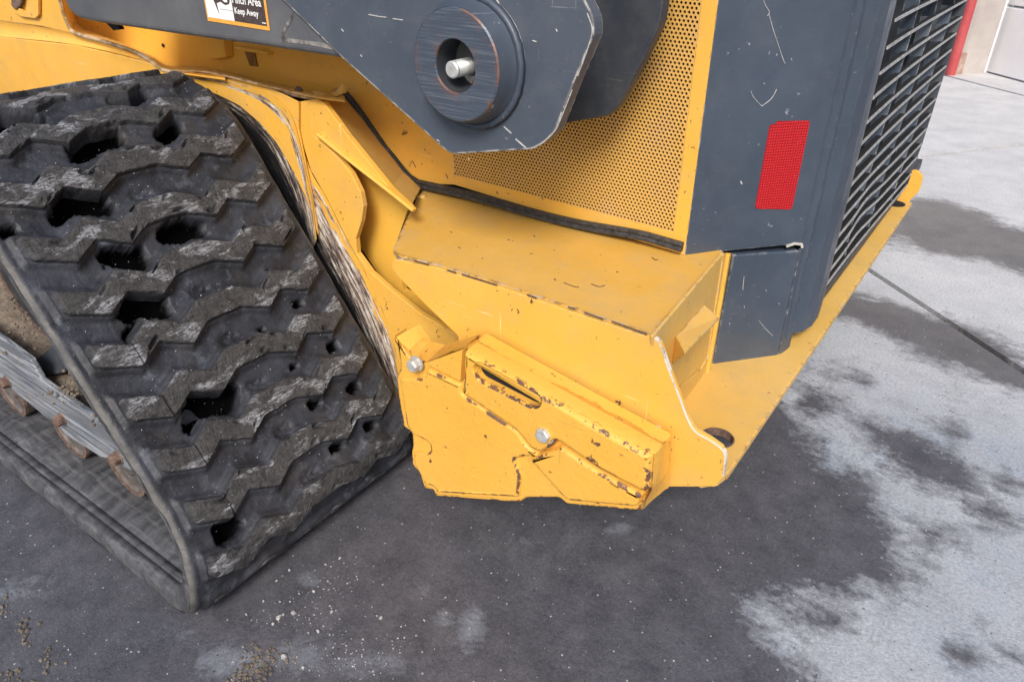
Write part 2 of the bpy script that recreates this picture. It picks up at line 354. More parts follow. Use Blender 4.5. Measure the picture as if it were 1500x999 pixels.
def sweep(pts, prof, upv=(0, -1, 0), closed_ends=True):
    """prof: (side, out) outline; out follows upv"""
    vs = []; fs = []; n = len(prof); up = Vector(upv)
    for i, p in enumerate(pts):
        t = (pts[min(i+1, len(pts)-1)]-pts[max(i-1, 0)]).normalized(); s = t.cross(up).normalized(); u2 = s.cross(t).normalized()
        for a, b in prof: vs.append(Vector(p)+s*a+u2*b)
    for i in range(len(pts)-1):
        for k in range(n): j = (k+1) % n; fs.append([i*n+k, i*n+j, (i+1)*n+j, (i+1)*n+k])
    if closed_ends: fs.append(list(range(n))[::-1]); fs.append([(len(pts)-1)*n+k for k in range(n)])
    return fixn(vs, fs)
def smoothpath(pts, m=6):
    out = []
    for i in range(len(pts)-1):
        p0 = pts[max(i-1, 0)]; p1 = pts[i]; p2 = pts[i+1]; p3 = pts[min(i+2, len(pts)-1)]
        for k in range(m):
            t = k/m; out.append(.5*((2*p1)+(-p0+p2)*t+(2*p0-5*p1+4*p2-p3)*t*t+(-p0+3*p1-3*p2+p3)*t**3))
    out.append(pts[-1].copy()); return out
def rounded(pts, r=.01, k=4):
    """round the corners of a closed outline of Vectors"""
    out = []; n = len(pts)
    for i in range(n):
        a, b, c = pts[i-1], pts[i], pts[(i+1) % n]; u = (a-b); v = (c-b); d = min(r, u.length*.45, v.length*.45)
        p = b+u.normalized()*d; q = b+v.normalized()*d
        for j in range(k+1): t = j/k; out.append(p*(1-t)**2+b*2*t*(1-t)+q*t*t)
    return out
def empty(name, loc, label, cat, group=None):
    o = bpy.data.objects.new(name, None); COL.objects.link(o); o.location = loc; o.empty_display_size = .1
    o['label'] = label; o['category'] = cat
    if group: o['group'] = group
    return o
def N3(x, y, z, s=1.0): return noise.noise(Vector((x*s, y*s, z*s)))

# ================================================================== ground: concrete slabs with recessed joints
LIGHT = [  # outlines of the dry, light concrete, seen from above (image measure carried onto the ground)
 [(1080, 60), (1560, 60), (1560, 345), (1500, 335), (1420, 305), (1370, 291), (1340, 288), (1310, 300), (1080, 330)],
 [(1318, 350), (1350, 372), (1430, 382), (1500, 402), (1560, 420), (1560, 560), (1500, 522), (1400, 472), (1310, 441), (1250, 425), (1200, 410), (1240, 370)],
 [(1180, 470), (1225, 466), (1330, 512), (1440, 562), (1500, 577), (1560, 590), (1600, 1300), (1175, 1150), (1185, 999), (1172, 962), (1150, 940), (1120, 905), (1098, 888), (1115, 886), (1150, 915), (1172, 930), (1225, 922), (1240, 903), (1190, 884), (1158, 876), (1165, 868), (1240, 868), (1318, 862), (1335, 820), (1320, 778), (1288, 740), (1262, 700), (1215, 684), (1205, 645), (1160, 612), (1150, 585)]]
DARK = [
 [(1256, 612), (1300, 622), (1345, 636), (1400, 668), (1432, 690), (1438, 722), (1385, 722), (1330, 704), (1296, 672), (1262, 640)],
 [(1366, 625), (1390, 618), (1408, 640), (1395, 650)], [(1455, 700), (1480, 698), (1492, 708), (1470, 716)],
 [(1340, 770), (1380, 775), (1376, 800), (1350, 805)], [(1348, 812), (1368, 812), (1366, 830), (1352, 828)],
 [(1402, 952), (1424, 950), (1426, 966), (1406, 966)], [(1460, 948), (1500, 955), (1510, 972), (1478, 968)],
 [(1160, 560), (1215, 575), (1236, 600), (1200, 610), (1150, 600)], [(1390, 725), (1460, 735), (1490, 765), (1440, 760)], [(1225, 540), (1262, 552), (1258, 566), (1222, 556)]]
PALE = [(690, 920, 26, 40, .9), (655, 905, 22, 16, .8), (760, 790, 40, 12, .5), (910, 775, 22, 10, .9), (330, 968, 60, 26, .9), (440, 960, 70, 30, .8), (540, 975, 60, 26, .7), (260, 930, 26, 16, .7), (20, 870, 60, 14, .8), (40, 850, 50, 8, .7), (460, 850, 30, 12, .7), (300, 905, 30, 10, .5), (1240, 770, 40, 14, .45), (620, 860, 30, 14, .5), (715, 690, 20, 8, .4)]
def gxy(p): q = on(p, z=0); return (q.x, q.y)
def sdf(X, Y, poly):
    P = np.array([gxy(p) for p in poly]); n = len(P); d = np.full(X.shape, 1e9); inside = np.zeros(X.shape, bool)
    for i in range(n):
        a = P[i]; b = P[(i+1) % n]; e = b-a; wx = X-a[0]; wy = Y-a[1]
        t = np.clip((wx*e[0]+wy*e[1])/(e@e), 0, 1); d = np.minimum(d, np.hypot(wx-e[0]*t, wy-e[1]*t))
        c = ((a[1] <= Y) & (b[1] > Y)) | ((b[1] <= Y) & (a[1] > Y))
        xi = a[0]+(Y-a[1])/(e[1] if abs(e[1]) > 1e-9 else 1e-9)*e[0]; inside ^= c & (X < xi)
    return np.where(inside, -d, d)
def fields(X, Y):
    wet = np.full(X.shape, 1e9)
    for p in LIGHT: wet = np.minimum(wet, sdf(X, Y, p))
    for p in DARK: wet = np.maximum(wet, -sdf(X, Y, p)*1.0)
    scale = np.clip(.06+.02*Y, .05, .2)
    wet = np.clip(wet/scale*.12, -.2, .2)
    pale = np.zeros(X.shape)
    for (u, v, ru, rv, k) in [(a_, b_, c_*1.3, d_*1.3, e_*.85) for a_, b_, c_, d_, e_ in PALE]:
        c = gxy((u, v)); a = gxy((u+ru, v)); b = gxy((u, v+rv))
        ea = np.array([a[0]-c[0], a[1]-c[1]]); eb = np.array([b[0]-c[0], b[1]-c[1]]); Mi = np.linalg.inv(np.array([ea, eb]).T)
        U = Mi[0, 0]*(X-c[0])+Mi[0, 1]*(Y-c[1]); W = Mi[1, 0]*(X-c[0])+Mi[1, 1]*(Y-c[1]); pale = np.maximum(pale, k*np.exp(-(U*U+W*W)*.9))
    return wet, pale, np.clip((Y-1.2)/1.0, 0, 1)
J1 = Vector((.575, 2.077, 0)); D1 = Vector((.735, -.678, 0)).normalized(); D2 = Vector((.586, .81, 0)).normalized()
J3 = Vector((.341, 5.952, 0)); J2 = Vector((.479, 3.603, 0))
def isect(p, d, q, e):
    t = ((q.x-p.x)*e.y-(q.y-p.y)*e.x)/(d.x*e.y-d.y*e.x); return p+d*t
O = isect(J1, D1, J2, D2)                                  # crossing of the near joint and the cross joint
t3 = (isect(J3, D1, J2, D2)-O).dot(D2)
mk('ground', [(-150, -150, -.03), (150, -150, -.03), (150, 150, -.03), (-150, 150, -.03)], [[0, 1, 2, 3]], M['joint'], kind='structure')
pave = bpy.data.objects.new('concrete_pavement', None); COL.objects.link(pave); pave['kind'] = 'structure'
def slab(a0, a1, b0, b1, fine=None, gap=.006):
    def line(lo, hi, f):
        if f is None: return np.linspace(lo, hi, 24)
        f0, f1, n = f; return np.unique(np.concatenate([np.linspace(lo, f0, 12), np.linspace(f0, f1, n), np.linspace(f1, hi, 12)]))
    A = line(a0+gap, a1-gap, fine[0] if fine else None); B = line(b0+gap, b1-gap, fine[1] if fine else None)
    GA, GB = np.meshgrid(A, B, indexing='ij'); X = O.x+D1.x*GA+D2.x*GB; Y = O.y+D1.y*GA+D2.y*GB
    Z = np.zeros(X.shape)
    wet, pale, br = fields(X, Y); na, nb = X.shape
    vs = np.stack([X, Y, Z], -1).reshape(-1, 3); idx = np.arange(na*nb).reshape(na, nb)
    fs = np.stack([idx[:-1, :-1], idx[1:, :-1], idx[1:, 1:], idx[:-1, 1:]], -1).reshape(-1, 4).tolist()
    rim = list(idx[:, 0])+list(idx[-1, 1:])+list(idx[-2::-1, -1])+list(idx[0, -2:0:-1]); b = len(vs)
    lo = vs[rim].copy(); lo[:, 2] = -.028; vs = np.concatenate([vs, lo]); r = len(rim)
    for i in range(r): j = (i+1) % r; fs.append([int(rim[i]), b+i, b+j, int(rim[j])])
    ext = lambda q: np.concatenate([q.ravel(), q.ravel()[rim]])
    mk('concrete_slab', vs, fs, M['concrete'], pave, attrs={'wet': ext(wet), 'pale': ext(pale), 'brown': ext(br)})
slab(-2.7, 3.6, -5.5, 0, ((-.9+.0, 2.4, 300), (-3.4, -.1, 300)))
slab(-2.7, 0, 0, t3, None, .017); slab(0, 2.7, 0, t3, ((0.02, 1.5, 120), (.02, t3-.1, 120)), .017)
slab(2.7, 5.4, 0, t3); slab(-5.4, -2.7, 0, t3); slab(3.6, 9.9, -5.5, 0); slab(-9, -2.7, -5.5, 0)
for k in range(-3, 4): slab(k*2.7, k*2.7+2.7, t3, t3+1.6, None, .02)

def blob(c, r, k=1.0, sub=1):
    """small irregular lump as (verts, faces)"""
    bm = bmesh.new(); bmesh.ops.create_icosphere(bm, subdivisions=sub, radius=1); s = random.random()*50
    sx, sy, sz = (random.uniform(.7, 1.3) for _ in range(3))
    vs = [Vector((v.co.x*sx, v.co.y*sy, v.co.z*sz*k))*r*(1+.45*N3(v.co.x+s, v.co.y, v.co.z, 1.3))+Vector(c) for v in bm.verts]
    bm.verts.index_update(); fs = [[v.index for v in f.verts] for f in bm.faces]; bm.free(); return vs, fs
# grit and clods lying on the ground
g = []
for _ in range(300):
    u, v = random.choice([(random.gauss(450, 60), random.gauss(900, 45)), (random.gauss(520, 50), random.gauss(960, 30)), (random.uniform(0, 1400), random.uniform(760, 1000)), (random.gauss(430, 40), random.gauss(850, 30))])
    if u < 330 and v < 905+(-u*0+0) and v < 660+u*.8+30: continue
    q = on((u, v), z=0)
    if q.x < .06 and q.y > -.05: continue
    r = random.choice([.0008, .001, .0012, .0016]) * random.uniform(.7, 1.3)
    g.append(blob((q.x, q.y, r*.5), r, .8, 1))
for (u, v, r) in [(498, 818, .0032), (486, 896, .0036), (408, 905, .0048), (400, 914, .003), (430, 898, .0036), (415, 900, .003), (558, 905, .0034), (356, 948, .003), (416, 962, .005), (466, 925, .0036), (444, 978, .003), (460, 866, .0026), (405, 851, .0026), (592, 715, .002), (361, 900, .0026), (474, 917, .002), (386, 880, .0022), (424, 835, .003)]:
    q = on((u, v), z=0); g.append(blob((q.x, q.y, r*.4), r, .8, 1))
o = mk('gravel', *joinm(*g), M['stone'], kind='stuff'); o['label'] = 'pale grit and small stones scattered on the dark concrete beside the track'; o['category'] = 'gravel'
g = []
for (u, v, su, sv, n, R) in [(378, 978, 16, 14, 60, .0042), (395, 962, 18, 8, 40, .0036), (36, 925, 7, 12, 30, .0042), (74, 966, 9, 9, 26, .0036), (8, 885, 6, 8, 14, .004), (20, 990, 14, 6, 26, .004), (420, 955, 14, 12, 24, .003), (190, 880, 30, 10, 16, .0016), (360, 990, 16, 8, 40, .004)]:
    for _ in range(n):
        a = (random.gauss(u, su), random.gauss(v, sv)); q = on(a, z=0); r = R*random.uniform(.3, 1)
        if q.x < .06 and q.y > -.045: continue
        g.append(blob((q.x, q.y, r*.3), r, .6, 1))
o = mk('mud_crumbs', *joinm(*g), M['clod'], kind='stuff'); o['label'] = 'brown crumbs of dried mud lying on the concrete in front of the track'; o['category'] = 'mud'

# ================================================================== garage behind
DW = Vector((.667, -.745, 0)).normalized(); DN = Vector((-DW.y, DW.x, 0))*-1            # DN points towards the camera side
if DN.dot(CAM-Vector((.459, 6.367, 0))) < 0: DN = -DN
B0 = Vector((.459, 6.367, 0)); C0 = Vector((.31, 6.09, 0)); Z = Vector((0, 0, 1))
gar = empty('garage_building', B0, 'pale garage building with a white roller door and a rendered wall in the far corner', 'building')
BACK = -DN
def quadbox(p, a, la, h, depth, z0=0): return [p+Z*z0, p+a*la+Z*z0, p+a*la+Z*(z0+h), p+Z*(z0+h)], depth
f, d = quadbox(C0-DW*3.2, DW, 3.2-.02, 3.2, BACK*.25); solid('wall', f, d, M['wall'], gar, bevel=0)
reveal = (B0-C0); solid('door_jamb', [C0+DW*.0, C0+Z*3.2, B0+Z*3.2, B0], -DW*.02, M['wall'], gar, bevel=0)
solid('wall_base', [C0+DW*.004+DN*.0, C0+DW*.004+Z*.16, B0+DW*.004+Z*.10, B0+DW*.004], DW*.004, M['rustwall'], gar, bevel=0)
for k in range(6):
    f, d = quadbox(B0+DW*.05, DW, 3.0, .44, BACK*.05, .01+k*.455); solid('door_panel', f, d, M['door'], gar, bevel=.006)
f, d = quadbox(B0+DW*.0+DN*.012, DW, .05, 3.2, BACK*.07); solid('door_frame', f, d, M['door'], gar, bevel=.003)
f, d = quadbox(B0-DW*0, DW, 3.2, .5, BACK*.06, 2.76); solid('lintel', f, d, M['wall'], gar, bevel=0)
vs, fs = lathe(C0+DN*.03, (0, 0, 1), [(0, 0), (0, .035), (3.1, .035), (3.1, 0)], 24)
o = mk('corner_post', vs, fs, M['red'], gar, smooth=False); o['label'] = 'red corner post'
f, d = quadbox(C0-DW*.62+DN*.005, DW, .52, 2.2, BACK*.02, .62); solid('sign_panel', f, d, M['white'], gar, bevel=.002, label='plain white panel on the wall')

# ================================================================== the machine
LOADER = empty('track_loader', (0, 0, 0), 'yellow and dark grey compact track loader standing on wet concrete, seen at its rear corner', 'track loader')
Yd = Vector((0, 1, 0))

# ---------------------------------------------------------------- rubber track
P0 = Vector((.02, 0, .16)); T0 = Vector((-.588, 0, .809)).normalized(); N0 = Vector((.809, 0, .588)).normalized()
R1, S0, S1, R2 = .10, -.0015, .60, .24; c1 = P0+T0*S0-N0*R1
A36 = math.atan2(N0.z, N0.x); c2 = P0+T0*S1-N0*R2; SB = S0-R1*(A36+math.pi/2); ST = S1+R2*(math.radians(104)-A36)
def path(s):
    """point on the lug-top line of the track loop and its outward normal"""
    if s < SB: return Vector((c1.x+(s-SB), 0, c1.z-R1)), Vector((0, 0, -1))
    if s < S0: a = A36-(S0-s)/R1; n = Vector((math.cos(a), 0, math.sin(a))); return c1+n*R1, n
    if s <= S1: return P0+T0*s, N0.copy()
    if s <= ST: a = A36+(s-S1)/R2; n = Vector((math.cos(a), 0, math.sin(a))); return c2+n*R2, n
    a = math.radians(104); n = Vector((math.cos(a), 0, math.sin(a))); return c2+n*R2+Vector((-math.sin(a), 0, math.cos(a)))*(s-ST), n
def tp(s, y, h):
    p, n = path(s); q = p+n*h; f = min(1, max(0, (.08-s)/.2)); f = f*f*(3-2*f); q.y = y-.026*f*max(0, 1-y/.3); return q
ZY = [.018, .078, .120, .168, .207, .275, .323, .360, .412, .464]; ZS = [.026, 0, .024, 0, .022, .022, 0, .021, 0, .027]
def zig(y): return float(np.interp(y, ZY, ZS))
PITCHL = .0928
def sy(p, off=-.028):
    q = onplane(p, P0+N0*off, N0); return (q-P0).dot(T0), q.y
PITS = []  # (s, y, radius_s, radius_y, depth)
for (s, y, rs, ry) in [(.655, .212, .020, .050), (.654, .340, .017, .030), (.560, .132, .019, .046), (.553, .022, .008, .012), (.460, .152, .020, .036), (.463, .258, .019, .040), (.372, .135, .020, .040), (.345, .10, .013, .022), (.187, .148, .020, .050), (.175, .108, .014, .020), (-.002, .070, .020, .026), (.748, .12, .016, .05), (.752, .33, .012, .04)]: PITS.append((s, y, rs*1.08, ry*1.03, .030))
for (u, v, r) in [(434, 447, .010), (485, 509, .013), (428, 539, .007), (515, 569, .013), (458, 592, .012), (539, 625, .012), (490, 656, .012), (500, 721, .010), (548, 684, .008), (404, 790, .009), (389, 400, .004), (380, 487, .006)]:
    s, y = sy((u, v)); PITS.append((s, y, r*.8, r*1.2, .02))
XM = [(k*PITCHL+.012+.074-.003, .231) for k in (-1, 0, 1, 2, 3, 5)]
def hfield(s, y):
    k = math.floor((s-.012)/PITCHL); h = -.0195+.0016*N3(s, y, 0, 30)+.0009*N3(s, y, 5, 90); pit = 0
    for kk in (k-1, k, k+1):
        sc = .012+kk*PITCHL+zig(y)+.0185; d = max(0, abs(s-sc)-.0225)
        if .012 < y < .47: h += .009*math.exp(-(d/.006)**2)
    for (ps, py, rs, ry, dep) in PITS:
        if abs(s-ps) < rs*2 and abs(y-py) < ry*2:
            sz = ps+(zig(y)-.012)*.9*(1 if ry > .02 else 0)
            q = math.sqrt(abs((s-sz)/rs)**3+abs((y-py)/ry)**3)+.34*N3(s, y, 9, 65)+.2*N3(s, y, 3, 160)
            f = min(1, max(0, (1.0-q)/.12)); pit = max(pit, f); 
            h -= dep*f
    for (xs, xy) in XM:
        a, b = abs(s-xs), abs(y-xy)
        if a < .02 and b < .024:
            m = max(a/.014, b/.019)
            if m < 1: h += -.0080*(1-m)**.5; cr = abs(a/.014-b/.019); h += .0075*math.exp(-(cr/.12)**2)*(1-m*.6)
    return h, pit
YA, YB2 = -.006, .484
ss = np.concatenate([np.arange(-1.75, -.24, .05), np.arange(-.235, .92, .0036), np.arange(.93, 2.2, .03)]); yy = np.linspace(YA, YB2, 140)
vs = []; pit = []; edge = []; uvs = []; ny = len(yy)
for s in ss:
    fine = -.24 < s < .93
    for y in yy:
        if fine: h, p = hfield(s, y)
        else: h, p = (-.027 if s > 0 else -.0270), 0
        h += .012*min(1, max(0, (-.05-s)/.1))
        e = max(0, 1-(y-YA)/.009, 1-(YB2-y)/.009); h -= .007*e*e
        vs.append(tp(s, y+.002*e*N3(s, 0, 1, 25), h)); pit.append(p); edge.append(min(1, e*1.4)); uvs.append((y, s))
fs = [[i*ny+j, i*ny+j+1, (i+1)*ny+j+1, (i+1)*ny+j] for i in range(len(ss)-1) for j in range(ny-1)]
outer_n = len(vs)
# belt edges and inner face (guide ridge on the inner side)
INP = [(YA, -.033), (YA+.001, -.042), (YA+.005, -.050), (.0120, -.0545), (.0135, -.0510), (.0150, -.0545), (.0265, -.054), (.0280, -.0505), (.0295, -.054), (.042, -.0545), (.048, -.057), (.056, -.0585), (.066, -.057), (.10, -.058), (.24, -.058), (.44, -.058), (YB2-.004, -.054), (YB2, -.047), (YB2, -.037)]
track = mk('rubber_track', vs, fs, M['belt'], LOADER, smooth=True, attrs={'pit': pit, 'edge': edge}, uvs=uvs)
m_ = len(INP); sin = np.concatenate([np.arange(-1.75, -.24, .02), np.arange(-.235, .92, .012), np.arange(.93, 2.2, .03)]); iv = []; 
for s in sin:
    fine_ = -.24 < s < .93; he = (-.0195 if fine_ else -.027)+(.012*min(1, max(0, (-.05-s)/.1)) if fine_ else .012 if s < 0 else 0)-.0075
    for q_, (y, h) in enumerate(INP):
        if q_ in (0, m_-1): h = he
        w_ = .0006*N3(s, y*.4, 2, 5) + .0004*N3(s, y, 7, 40); iv.append(tp(s, y+(.0012*N3(s, 0, 4, 14) if y < .005 else 0), h+w_))
fi = [[i*m_+j, i*m_+j+1, (i+1)*m_+j+1, (i+1)*m_+j] for i in range(len(sin)-1) for j in range(m_-1)]
mk('belt_inner_face', iv, fi, M['inner'], track, smooth=True)
# lugs
YS = np.concatenate([np.linspace(.016, .466, 150)]); PR = [(-.0255, -.034), (-.0225, -.016), (-.0195, -.0025), (-.0178, -.0006), (-.012, 0), (-.006, 0), (0, 0), (.006, 0), (.012, 0), (.0175, -.0006), (.0195, -.0025), (.0235, -.016), (.0285, -.034)]
TOPA = [0, 0, .35, 1, 1, 1, 1, 1, 1, 1, .35, 0, 0]
for k in range(-17, 10):
    ys = YS if k >= -3 else YS[::6]; vs = []; top = []; uvs = []; np_ = len(PR); sd = k*7.3
    for y in ys:
        e0 = min(1, (y-ys[0])/.010); e1 = min(1, (ys[-1]-y)/.010); e = min(e0, e1)
        wz = 1-.35*max(0, .5-abs(N3(y, sd, 1, 9)))*0
        for (ds, h), ta in zip(PR, TOPA):
            s = .012+k*PITCHL+zig(y)+.0185+ds*(.55+.45*e if h > -.03 else 1)+(.0014*N3(y, sd+ds*9, 0, 24)+.0012*N3(y, sd, ds*40, 90) if k >= -3 else 0)
            hh = h-(1-e)*.016*(1 if h > -.03 else 0)+.0010*N3(y, sd, s*4, 13)*(h > -.03)
            if k >= -3:
                hh += .0007*N3(y*3, s*8, sd, 60)*(h > -.03)
                ch = N3(y, sd+3, ds*12, 38);  # chipped corners
                if ch > .33 and .3 < abs(ds)/.02 < 1.1: hh -= .006*(ch-.33)*6
                cut = abs(y-(.082+.01*math.sin(k*3.1)))
                if k in (0, 1, 2, 3) and cut < .0022: hh -= .004
            vs.append(tp(s, y, hh)); top.append(ta*(.3+.7*e)); uvs.append((y+k*.37, s))
    n = len(ys); fs = [[i*np_+j, i*np_+j+1, (i+1)*np_+j+1, (i+1)*np_+j] for i in range(n-1) for j in range(np_-1)]
    b = len(vs); base0 = [tp(.012+k*PITCHL+zig(ys[0])+.0185+ds*1.15, ys[0]-.009, -.036) for ds, h in PR]; base1 = [tp(.012+k*PITCHL+zig(ys[-1])+.0185+ds*1.15, ys[-1]+.009, -.036) for ds, h in PR]
    vs += base0+base1; top += [0]*(2*np_); uvs += [(0, 0)]*(2*np_)
    for j in range(np_-1): fs.append([b+j, b+j+1, j+1, j]); q = (n-1)*np_; fs.append([q+j, q+j+1, b+np_+j+1, b+np_+j])
    mk('tread_lug', vs, fs, M['lug'], track, smooth=False, attrs={'top': top}, uvs=uvs)
# grit caught on the tread
g = []
for _ in range(260):
    s = random.uniform(.0, .8); y = random.uniform(.02, .46); h, p = hfield(s, y); r = random.uniform(.0005, .0011); q = tp(s, y, max(h, -.045)+.0006); 
    k = round((s-.012-zig(y)-.0185)/PITCHL); 
    if abs(s-(.012+k*PITCHL+zig(y)+.0185)) < .02: q = tp(s, y, .0008)
    g.append(blob(q, r, 1, 1))
mk('caught_grit', *joinm(*g), M['stone'], track, kind='stuff')

# ---------------------------------------------------------------- track frame, rollers, sprocket
FY = .028
top_l = [on((-60, 455), y=FY), on((20, 520), y=FY), on((52, 549), y=FY), on((224, 697), y=FY), on((236, 716), y=FY)]
def fz(p): return on(p, y=FY)
fr = [Vector((-1.6, FY, .335)), fz((0, 494)), fz((44, 527)), fz((60, 556)), fz((132, 607)), fz((220, 693)), fz((229, 706)), fz((181, 685)), fz((168, 672)), fz((148, 670)), fz((96, 637)), fz((84, 620)), fz((68, 612)), fz((14, 568)), fz((4, 556)), fz((-60, 512)), Vector((-1.6, FY, .19))]
trackframe = solid('track_frame', fr, (0, .010, 0), M['scraped'], LOADER, bevel=.002)
dk = [Vector((-1.6, FY+.004, .296)), fz((52, 549))+Vector((0, .004, -.004)), fz((224, 697))+Vector((0, .004, -.004)), Vector((-.10, .25, .25)), Vector((-.33, .30, .40)), Vector((-1.6, .30, .40))]
def dirtsheet(name, A, B, C_, D, mat, parent, nu=60, nv=24, amp=.006, sc=14):
    vs = []
    for i in range(nu+1):
        for j in range(nv+1):
            u, v = i/nu, j/nv; p = A.lerp(B, u).lerp(D.lerp(C_, u), v); k = min(1, v*6)
            vs.append(p+Vector((0, 0, k*amp*(N3(p.x, p.y, p.z, sc)+.5*N3(p.x, p.y, p.z, sc*3.3)))))
    fs = [[i*(nv+1)+j, i*(nv+1)+j+1, (i+1)*(nv+1)+j+1, (i+1)*(nv+1)+j] for i in range(nu) for j in range(nv)]
    return mk(name, vs, fs, mat, parent, smooth=True)
dirtsheet('frame_deck', Vector((-1.0, FY+.003, .315)), fz((224, 697))+Vector((0, .003, -.002)), Vector((-.16, .26, .22)), Vector((-1.6, .26, .46)), M['mud'], trackframe)
# polished dark guard on the deck
gp = [(48, 538), (52, 527), (78, 505), (97, 493), (112, 520), (90, 545), (62, 552)]
NP = Vector((0, -.75, .66)).normalized(); q0 = on((80, 530), y=.07)
solid('polished_guard', [onplane(p, q0, NP) for p in gp], -NP*.008, M['grey_dark'], trackframe, bevel=.002)
g = []
for _ in range(170):
    a = random.choice([(random.gauss(112, 12), random.gauss(560, 12)), (random.gauss(150, 12), random.gauss(600, 12)), (random.uniform(5, 60), random.uniform(430, 520)), (random.gauss(95, 18), random.gauss(575, 8))])
    q = on(a, y=.07+random.uniform(-.01, .02)); 
    # drop on the deck plane
    q = onplane(a, Vector((-.5, .10, .33)), Vector((.05, -.45, .9)).normalized()); r = random.uniform(.0012, .0042); g.append(blob(q, r, .8, 1))
mk('mud_crumbs', *joinm(*g), M['clod'], trackframe, kind='stuff')
# body of the drive housing behind the deck and the sprocket
SPY = .11
rim = [on(p, y=SPY) for p in ((0, 400), (31, 453), (63, 481), (84, 490))]
sc_ = Vector((-.575, SPY, .50)); 
def circ3(a, b, c):
    ax, az, bx, bz, cx, cz = a.x, a.z, b.x, b.z, c.x, c.z; d = 2*(ax*(bz-cz)+bx*(cz-az)+cx*(az-bz))
    ux = ((ax*ax+az*az)*(bz-cz)+(bx*bx+bz*bz)*(cz-az)+(cx*cx+cz*cz)*(az-bz))/d; uz = ((ax*ax+az*az)*(cx-bx)+(bx*bx+bz*bz)*(ax-cx)+(cx*cx+cz*cz)*(bx-ax))/d
    return Vector((ux, SPY, uz)), math.hypot(ax-ux, az-uz)
sc_, sr = circ3(rim[0], rim[1], rim[3])
spk = mk('drive_sprocket', *lathe(sc_, (0, 1, 0), [(0, 0), (0, sr-.012), (-.002, sr-.008), (-.002, sr), (.02, sr), (.02, 0)], 64), simple('sprocket_steel', (.035, .034, .036), (.09, .085, .085), 30, .5, .3), LOADER)
mk('sprocket_rim', *lathe(sc_+Vector((0, -.004, 0)), (0, 1, 0), [(0, sr-.009), (0, sr+.001), (.012, sr+.001), (.012, sr-.009), (0, sr-.009)], 64), M['rusty'], spk)
solid('drive_housing', [Vector((-1.6, .16, .25)), Vector((-.30, .16, .25)), Vector((-.45, .16, .45)), Vector((-.60, .16, .62)), Vector((-1.6, .16, .62))], (0, .2, 0), M['mud'], LOADER, bevel=0)
for (u, v) in [(40, 606), (128, 668), (213, 724), (-70, 530), (-160, 470), (-260, 400)]:
    q = on((u, v), y=.060); R = .062; c = Vector((q.x-.047, .060, q.z+.044))
    rl = mk('track_roller', *lathe(c, (0, 1, 0), [(0, 0), (0, .02), (.004, .024), (.004, R-.012), (0, R-.006), (0, R), (.006, R+.002), (.05, R), (.05, 0)], 40), simple('roller_steel', (.09, .075, .068), (.21, .18, .165), 40, .6, .3) if 'roller_steel' not in bpy.data.materials else bpy.data.materials['roller_steel'], LOADER)
    mk('roller_flange', *lathe(c+Vector((0, -.003, 0)), (0, 1, 0), [(0, R-.004), (0, R+.002), (.006, R+.003), (.006, R-.004), (0, R-.004)], 40), M['rusty'], rl)
for (u, v) in [(2, 563), (82, 618), (164, 675), (-80, 505)]:
    q = on((u, v), y=FY-.012)
    mk('roller_bolt', *joinm(hexhead(q+Vector((0, .012, 0)), (0, -1, .0), .0115, .014, rot=random.random()), lathe(q+Vector((0, .014, 0)), (0, -1, 0), [(0, 0), (0, .0135), (.004, .0135), (.004, 0)], 20)), M['rusty'], trackframe, bevel=.0012)

# ---------------------------------------------------------------- inner chassis wall, fender wall, pocket
YI = .675
A_ = on((213, 45), y=YI); A2 = on((240, 97), y=YI)
x215 = A2.x
wl = [Vector((x215, YI, .55)), Vector((-.10, YI, .50)), Vector((-.10, YI, 1.3)), Vector((x215-.02, YI, 1.3))]
solid('chassis_wall', wl, (0, .02, 0), M['yellow_wall'], LOADER, bevel=0)
# curved front end of the wall bends out towards the fender
cur = []
for i in range(15):
    t = i/14; a = t*math.pi/2; cur.append((x215-.30*math.sin(a)*1.0, YI-.165*(1-math.cos(a))))
vs = [Vector((x, y, z)) for (x, y) in cur for z in (.55, 1.3)]; fs = [[2*i, 2*i+1, 2*i+3, 2*i+2] for i in range(14)]
mk('wall_bend', vs, fs, M['yellow_wall'], LOADER, smooth=True)
# fender panel at the left, with its rolled groove
YFN = .50
rows = [([(-260, 330), (60, 300), (330, 260)], YFN), ([(-260, 30), (-100, 45), (0, 54), (110, 66), (216, 91), (240, 104), (330, 118)], YFN),
        ([(-260, 18), (-100, 33), (0, 43), (108, 57), (214, 87.5), (238, 101.5), (330, 114)], YFN+.012), ([(-260, 6), (-100, 20), (0, 31), (106, 49), (213, 86), (236, 100), (330, 112)], YFN+.004)]
solid('fender_panel', [on(p, y=YFN) for p in [(-260, 330), (60, 300), (330, 260), (262, 112), (240, 103), (216, 91), (110, 66), (0, 54), (-260, 30)]], (0, .01, 0), M['yellow'], LOADER, bevel=.003)
def strip(r0, y0, r1, y1, n=40):
    a = smoothpath([on(p, y=y0) for p in r0], 8); b = smoothpath([on(p, y=y1) for p in r1], 8); return a, b
ra = smoothpath([on(p, y=YFN) for p in rows[1][0]], 8); rb = smoothpath([on(p, y=rows[2][1]) for p in rows[2][0]], 8); rc = smoothpath([on(p, y=rows[3][1]) for p in rows[3][0]], 8)
n = len(ra); vs = ra+rb+rc; fs = [[i, i+1, n+i+1, n+i] for i in range(n-1)]+[[n+i, n+i+1, 2*n+i+1, 2*n+i] for i in range(n-1)]
mk('fender_groove', vs, fs, M['yellow'], LOADER, smooth=True)
